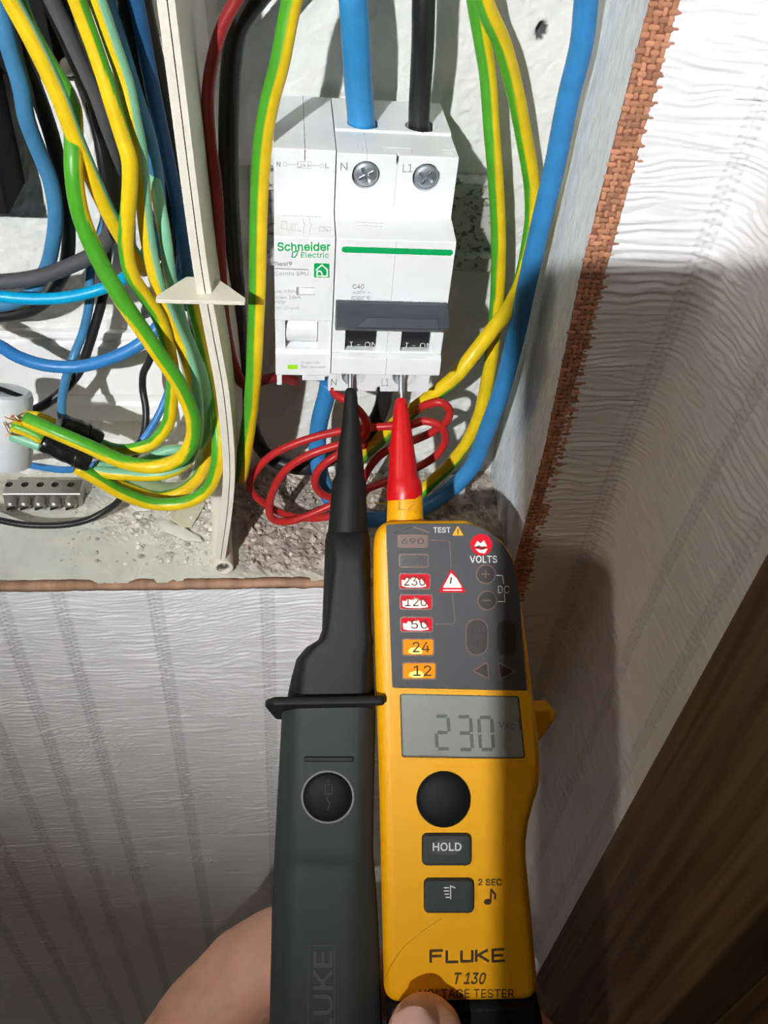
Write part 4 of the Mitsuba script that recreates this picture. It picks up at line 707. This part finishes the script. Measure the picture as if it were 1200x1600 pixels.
# guard collar: a rounded plate across the probe
pa = at(505, 1098, T0); yv = np.array([0, 0, 0.0]); gy = UP
gcol = rounded([(-17.5, 5.0), (19.8, 4.2), (20.2, 1.6), (16.4, .4), (16.4, -27), (-20.5, -27), (-20.3, .5)], 1.2)
ux = RT * .995 + UP * .02; ux /= np.linalg.norm(ux); uz = UP * .93 + FW * .36; uz -= ux * (ux @ uz); uz /= np.linalg.norm(uz); uyv = np.cross(uz, ux)
if uyv @ (-FW) < 0: uyv = -uyv
m = slab(gcol, [(-1.6, 1.0), (-1.3, .3), (-.7, 0), (.7, 0), (1.3, .3), (1.6, 1.0)], .8); m.vertices = pa + RT * .8 + m.vertices[:, :1] * ux + m.vertices[:, 1:2] * uyv + m.vertices[:, 2:3] * uz; m.fix_normals()
obj('guard_collar', m, 'm_probe_black', prb, smooth=40)
PG = Plane(TP.o - TP.n * .6, RT, UP)
cg = lambda r: Polygon([PG.ab(512 + r * math.cos(a), 1245 + r * math.sin(a)) for a in np.linspace(0, 2 * np.pi, 64)[:-1]])
obj('button_ring', PG.up(plate(cg(41.5).difference(cg(38.5)), -.3, .25)), 'm_ring', prb, smooth=False)
bb = obj('round_button', PG.up(slab(cg(38.5), [(-.5, 0), (.3, 0), (1.0, .8), (1.6, 2.4), (2.0, 5.0), (2.1, 7)], .6)), 'm_rubber', prb, smooth=True)
PQ = Plane(TP.o + TP.n * 1.45, RT, UP); strokes(PQ, [[(508, 1226), (519, 1226), (519, 1240), (508, 1240), (508, 1226)], [(513, 1240), (511, 1250), (515, 1254), (512, 1266)], [(513, 1219), (513, 1226)]], .25, 'm_button', bb, 'pictogram')
obj('groove_rib', PG.up(slab(rounded([PG.ab(475, 1190), PG.ab(553, 1190), PG.ab(553, 1182), PG.ab(475, 1182)], .7), [(-.3, 0), (.35, 0), (.6, .3)], .5)), 'm_probe_black', prb, smooth=True)
PE = Plane(TP.o - TP.n * 1.8, RT, UP)
o1 = rounded([PE.ab(481, 1680), PE.ab(524, 1680), PE.ab(524, 1475), PE.ab(482, 1475)], .8)
obj('embossed_frame', PE.up(plate(o1.difference(o1.buffer(-.4)), -.1, .3)), 'm_emboss', prb, smooth=False)
mtx = meshkit.text_mesh('FLUKE', 6.2, .35, True); v = np.array(mtx.vertices); a_, b_ = PE.ab(519, 1650), PE.ab(519, 1485); v[:, 0] *= (b_[1] - a_[1]) / (v[:, 0].max()); mtx.vertices = np.c_[a_[0] - v[:, 1], a_[1] + v[:, 0], v[:, 2]]
obj('embossed_lettering', PE.up(mtx), 'm_emboss', prb, smooth=False)

# ------------------------------------------------------------------ the hand holding both probes
def hand():
    J = {}
    def chain(pts): return [(at(x, y, t_), r) for x, y, t_, r in pts]
    chains = [
        [(40, 1960, 372, 27), (165, 1810, 352, 27), (262, 1712, 344, 25)],                              # wrist to palm heel
        [(262, 1712, 344, 24), (322, 1596, 342, 19.5), (388, 1522, 343, 18.5), (440, 1490, 345, 18)],          # index side of the palm
        [(440, 1490, 345, 18), (600, 1540, 350, 12), (760, 1560, 350, 11), (862, 1650, 338, 9.5), (890, 1690, 322, 9)],   # index finger round the back
        [(300, 1700, 344, 24), (520, 1690, 352, 16), (760, 1690, 352, 11.5), (890, 1720, 338, 10), (915, 1755, 318, 9)],
        [(300, 1740, 344, 24), (520, 1780, 352, 16), (740, 1800, 352, 11), (880, 1830, 338, 9.5), (905, 1860, 318, 8.6)],
        [(240, 1800, 346, 24), (500, 1870, 352, 15), (720, 1900, 352, 10), (850, 1930, 338, 9), (870, 1950, 318, 8)],
        [(300, 1720, 340, 23), (330, 1790, 306, 17), (470, 1800, 276, 13.5), (590, 1735, 272, 13.5), (652, 1665, 276, 13.2), (664, 1617, 281, 12.2)],       # thumb over the front
    ]
    parts = []
    for c in chains:
        c = chain(c)
        for (a, ra), (b, rb) in zip(c[:-1], c[1:]):
            s0, s1 = (trimesh.creation.icosphere(subdivisions=2, radius=r_) for r_ in (ra, rb)); parts.append(m3.Manifold.hull_points(np.vstack([s0.vertices + a, s1.vertices + b]).astype(np.float64)))
    M = m3.Manifold.batch_boolean(parts, m3.OpType.Add).refine_to_length(2.2); m = unmani(M); m.merge_vertices(); trimesh.smoothing.filter_taubin(m, .5, .53, iterations=30)
    v = m.vertices; n = m.vertex_normals
    m.vertices = v + n * (.35 * (fb(v / 2.6, 3, 71) - .5) + .8 * (fb(v / 9, 2, 72) - .5))[:, None]
    col = np.array([.70, .37, .255]) * (.82 + .36 * fb(v / 7, 3, 73))[:, None] + np.array([.05, -.03, -.02]) * (fb(v / 12, 3, 74) - .4)[:, None]
    k = obj('person', m, 'm_skin', smooth=True, color=np.clip(col, 0, 1), label='bare left hand gripping both probes from behind, thumb on the yellow tester', cat='hand')
    # thumb nail: a curved plate on the thumb's front
    tip, base = at(654, 1572, 269.8), at(646, 1640, 262.5); ay = tip - base; L = np.linalg.norm(ay); ay /= L; nz_ = -FW - ay * (-FW @ ay); nz_ /= np.linalg.norm(nz_); axx = np.cross(ay, nz_)
    V = []; nu, nv = 15, 15
    for u in np.linspace(-1, 1, nu):
        for w_ in np.linspace(0, 1, nv):
            wd = 7.2 * (1 - .25 * (w_ > .75) * ((w_ - .75) / .25) ** 2); V.append(base + ay * (L * w_ * (1 - .12 * u * u)) + axx * (u * wd) - nz_ * (3.4 * u * u + 1.2 * max(0, w_ - .6) ** 2 * 3))
    V = np.array(V); V2 = np.vstack([V, V - nz_ * .7]); g_ = grid(nu, nv); f = np.vstack([g_, g_[:, ::-1] + len(V)]); mm = trimesh.Trimesh(V2, f, process=False)
    obj('thumb_nail', mm, 'm_nail', k, smooth=True)
hand()

# ------------------------------------------------------------------ the phone that takes the picture and the headlamp: they shade and light the niche
po_ = C - FW * 1.5; q = rounded([(PHONE_L, PHONE_B), (PHONE_R, PHONE_B), (PHONE_R, PHONE_T), (PHONE_L, PHONE_T)], 8)
ph = thing('phone', 'black phone taking the picture, held at the camera position', 'phone')
obj('shell', Plane(po_, RT, UP).up(slab(q, [(0, 1), (1, 0), (7.5, 0), (8.5, 1.5)], 3.0)), 'm_rubber', ph, smooth=35)
hl = thing('headlamp', 'small headlamp shining into the niche from behind the phone', 'lamp')
aim = LAMP_AIM - LAMP; aim /= np.linalg.norm(aim); ux = np.cross(aim, [0, 0, 1]); ux /= np.linalg.norm(ux); uy = np.cross(aim, ux); 
if np.cross(ux, uy) @ aim < 0: uy = -uy
obj('housing', orient(lathe([(0, -6), (14.5, -6), (14.5, 29), (11.0, 29), (11.0, -2), (0, -2)], 48), LAMP, ux, uy), 'm_dark', hl)
k = obj('diode', orient(lathe([(0, -1.5), (6.0, -1.5), (6.0, 0), (0, 0)], 32), LAMP, ux, uy), 'm_dark', hl, smooth=False)
scene[k]['emitter'] = {'type': 'area', 'radiance': rgb(LAMP_L * .98, LAMP_L, LAMP_L * 1.0), 'sampling_weight': 6.0}
hc = thing('ceiling_lamp', 'round warm ceiling lamp of the hall, up to the left', 'lamp')
obj('base', orient(lathe([(0, 96), (60, 96), (60, 135), (0, 135)], 32), HALL, (1, 0, 0), (0, 1, 0)), 'm_white', hc)
gl = trimesh.creation.icosphere(subdivisions=3, radius=100.0); gl.apply_translation(HALL)
k = obj('globe', gl, 'm_white', hc, smooth=True); scene[k]['emitter'] = {'type': 'area', 'radiance': rgb(*HALL_L), 'sampling_weight': 3.0}
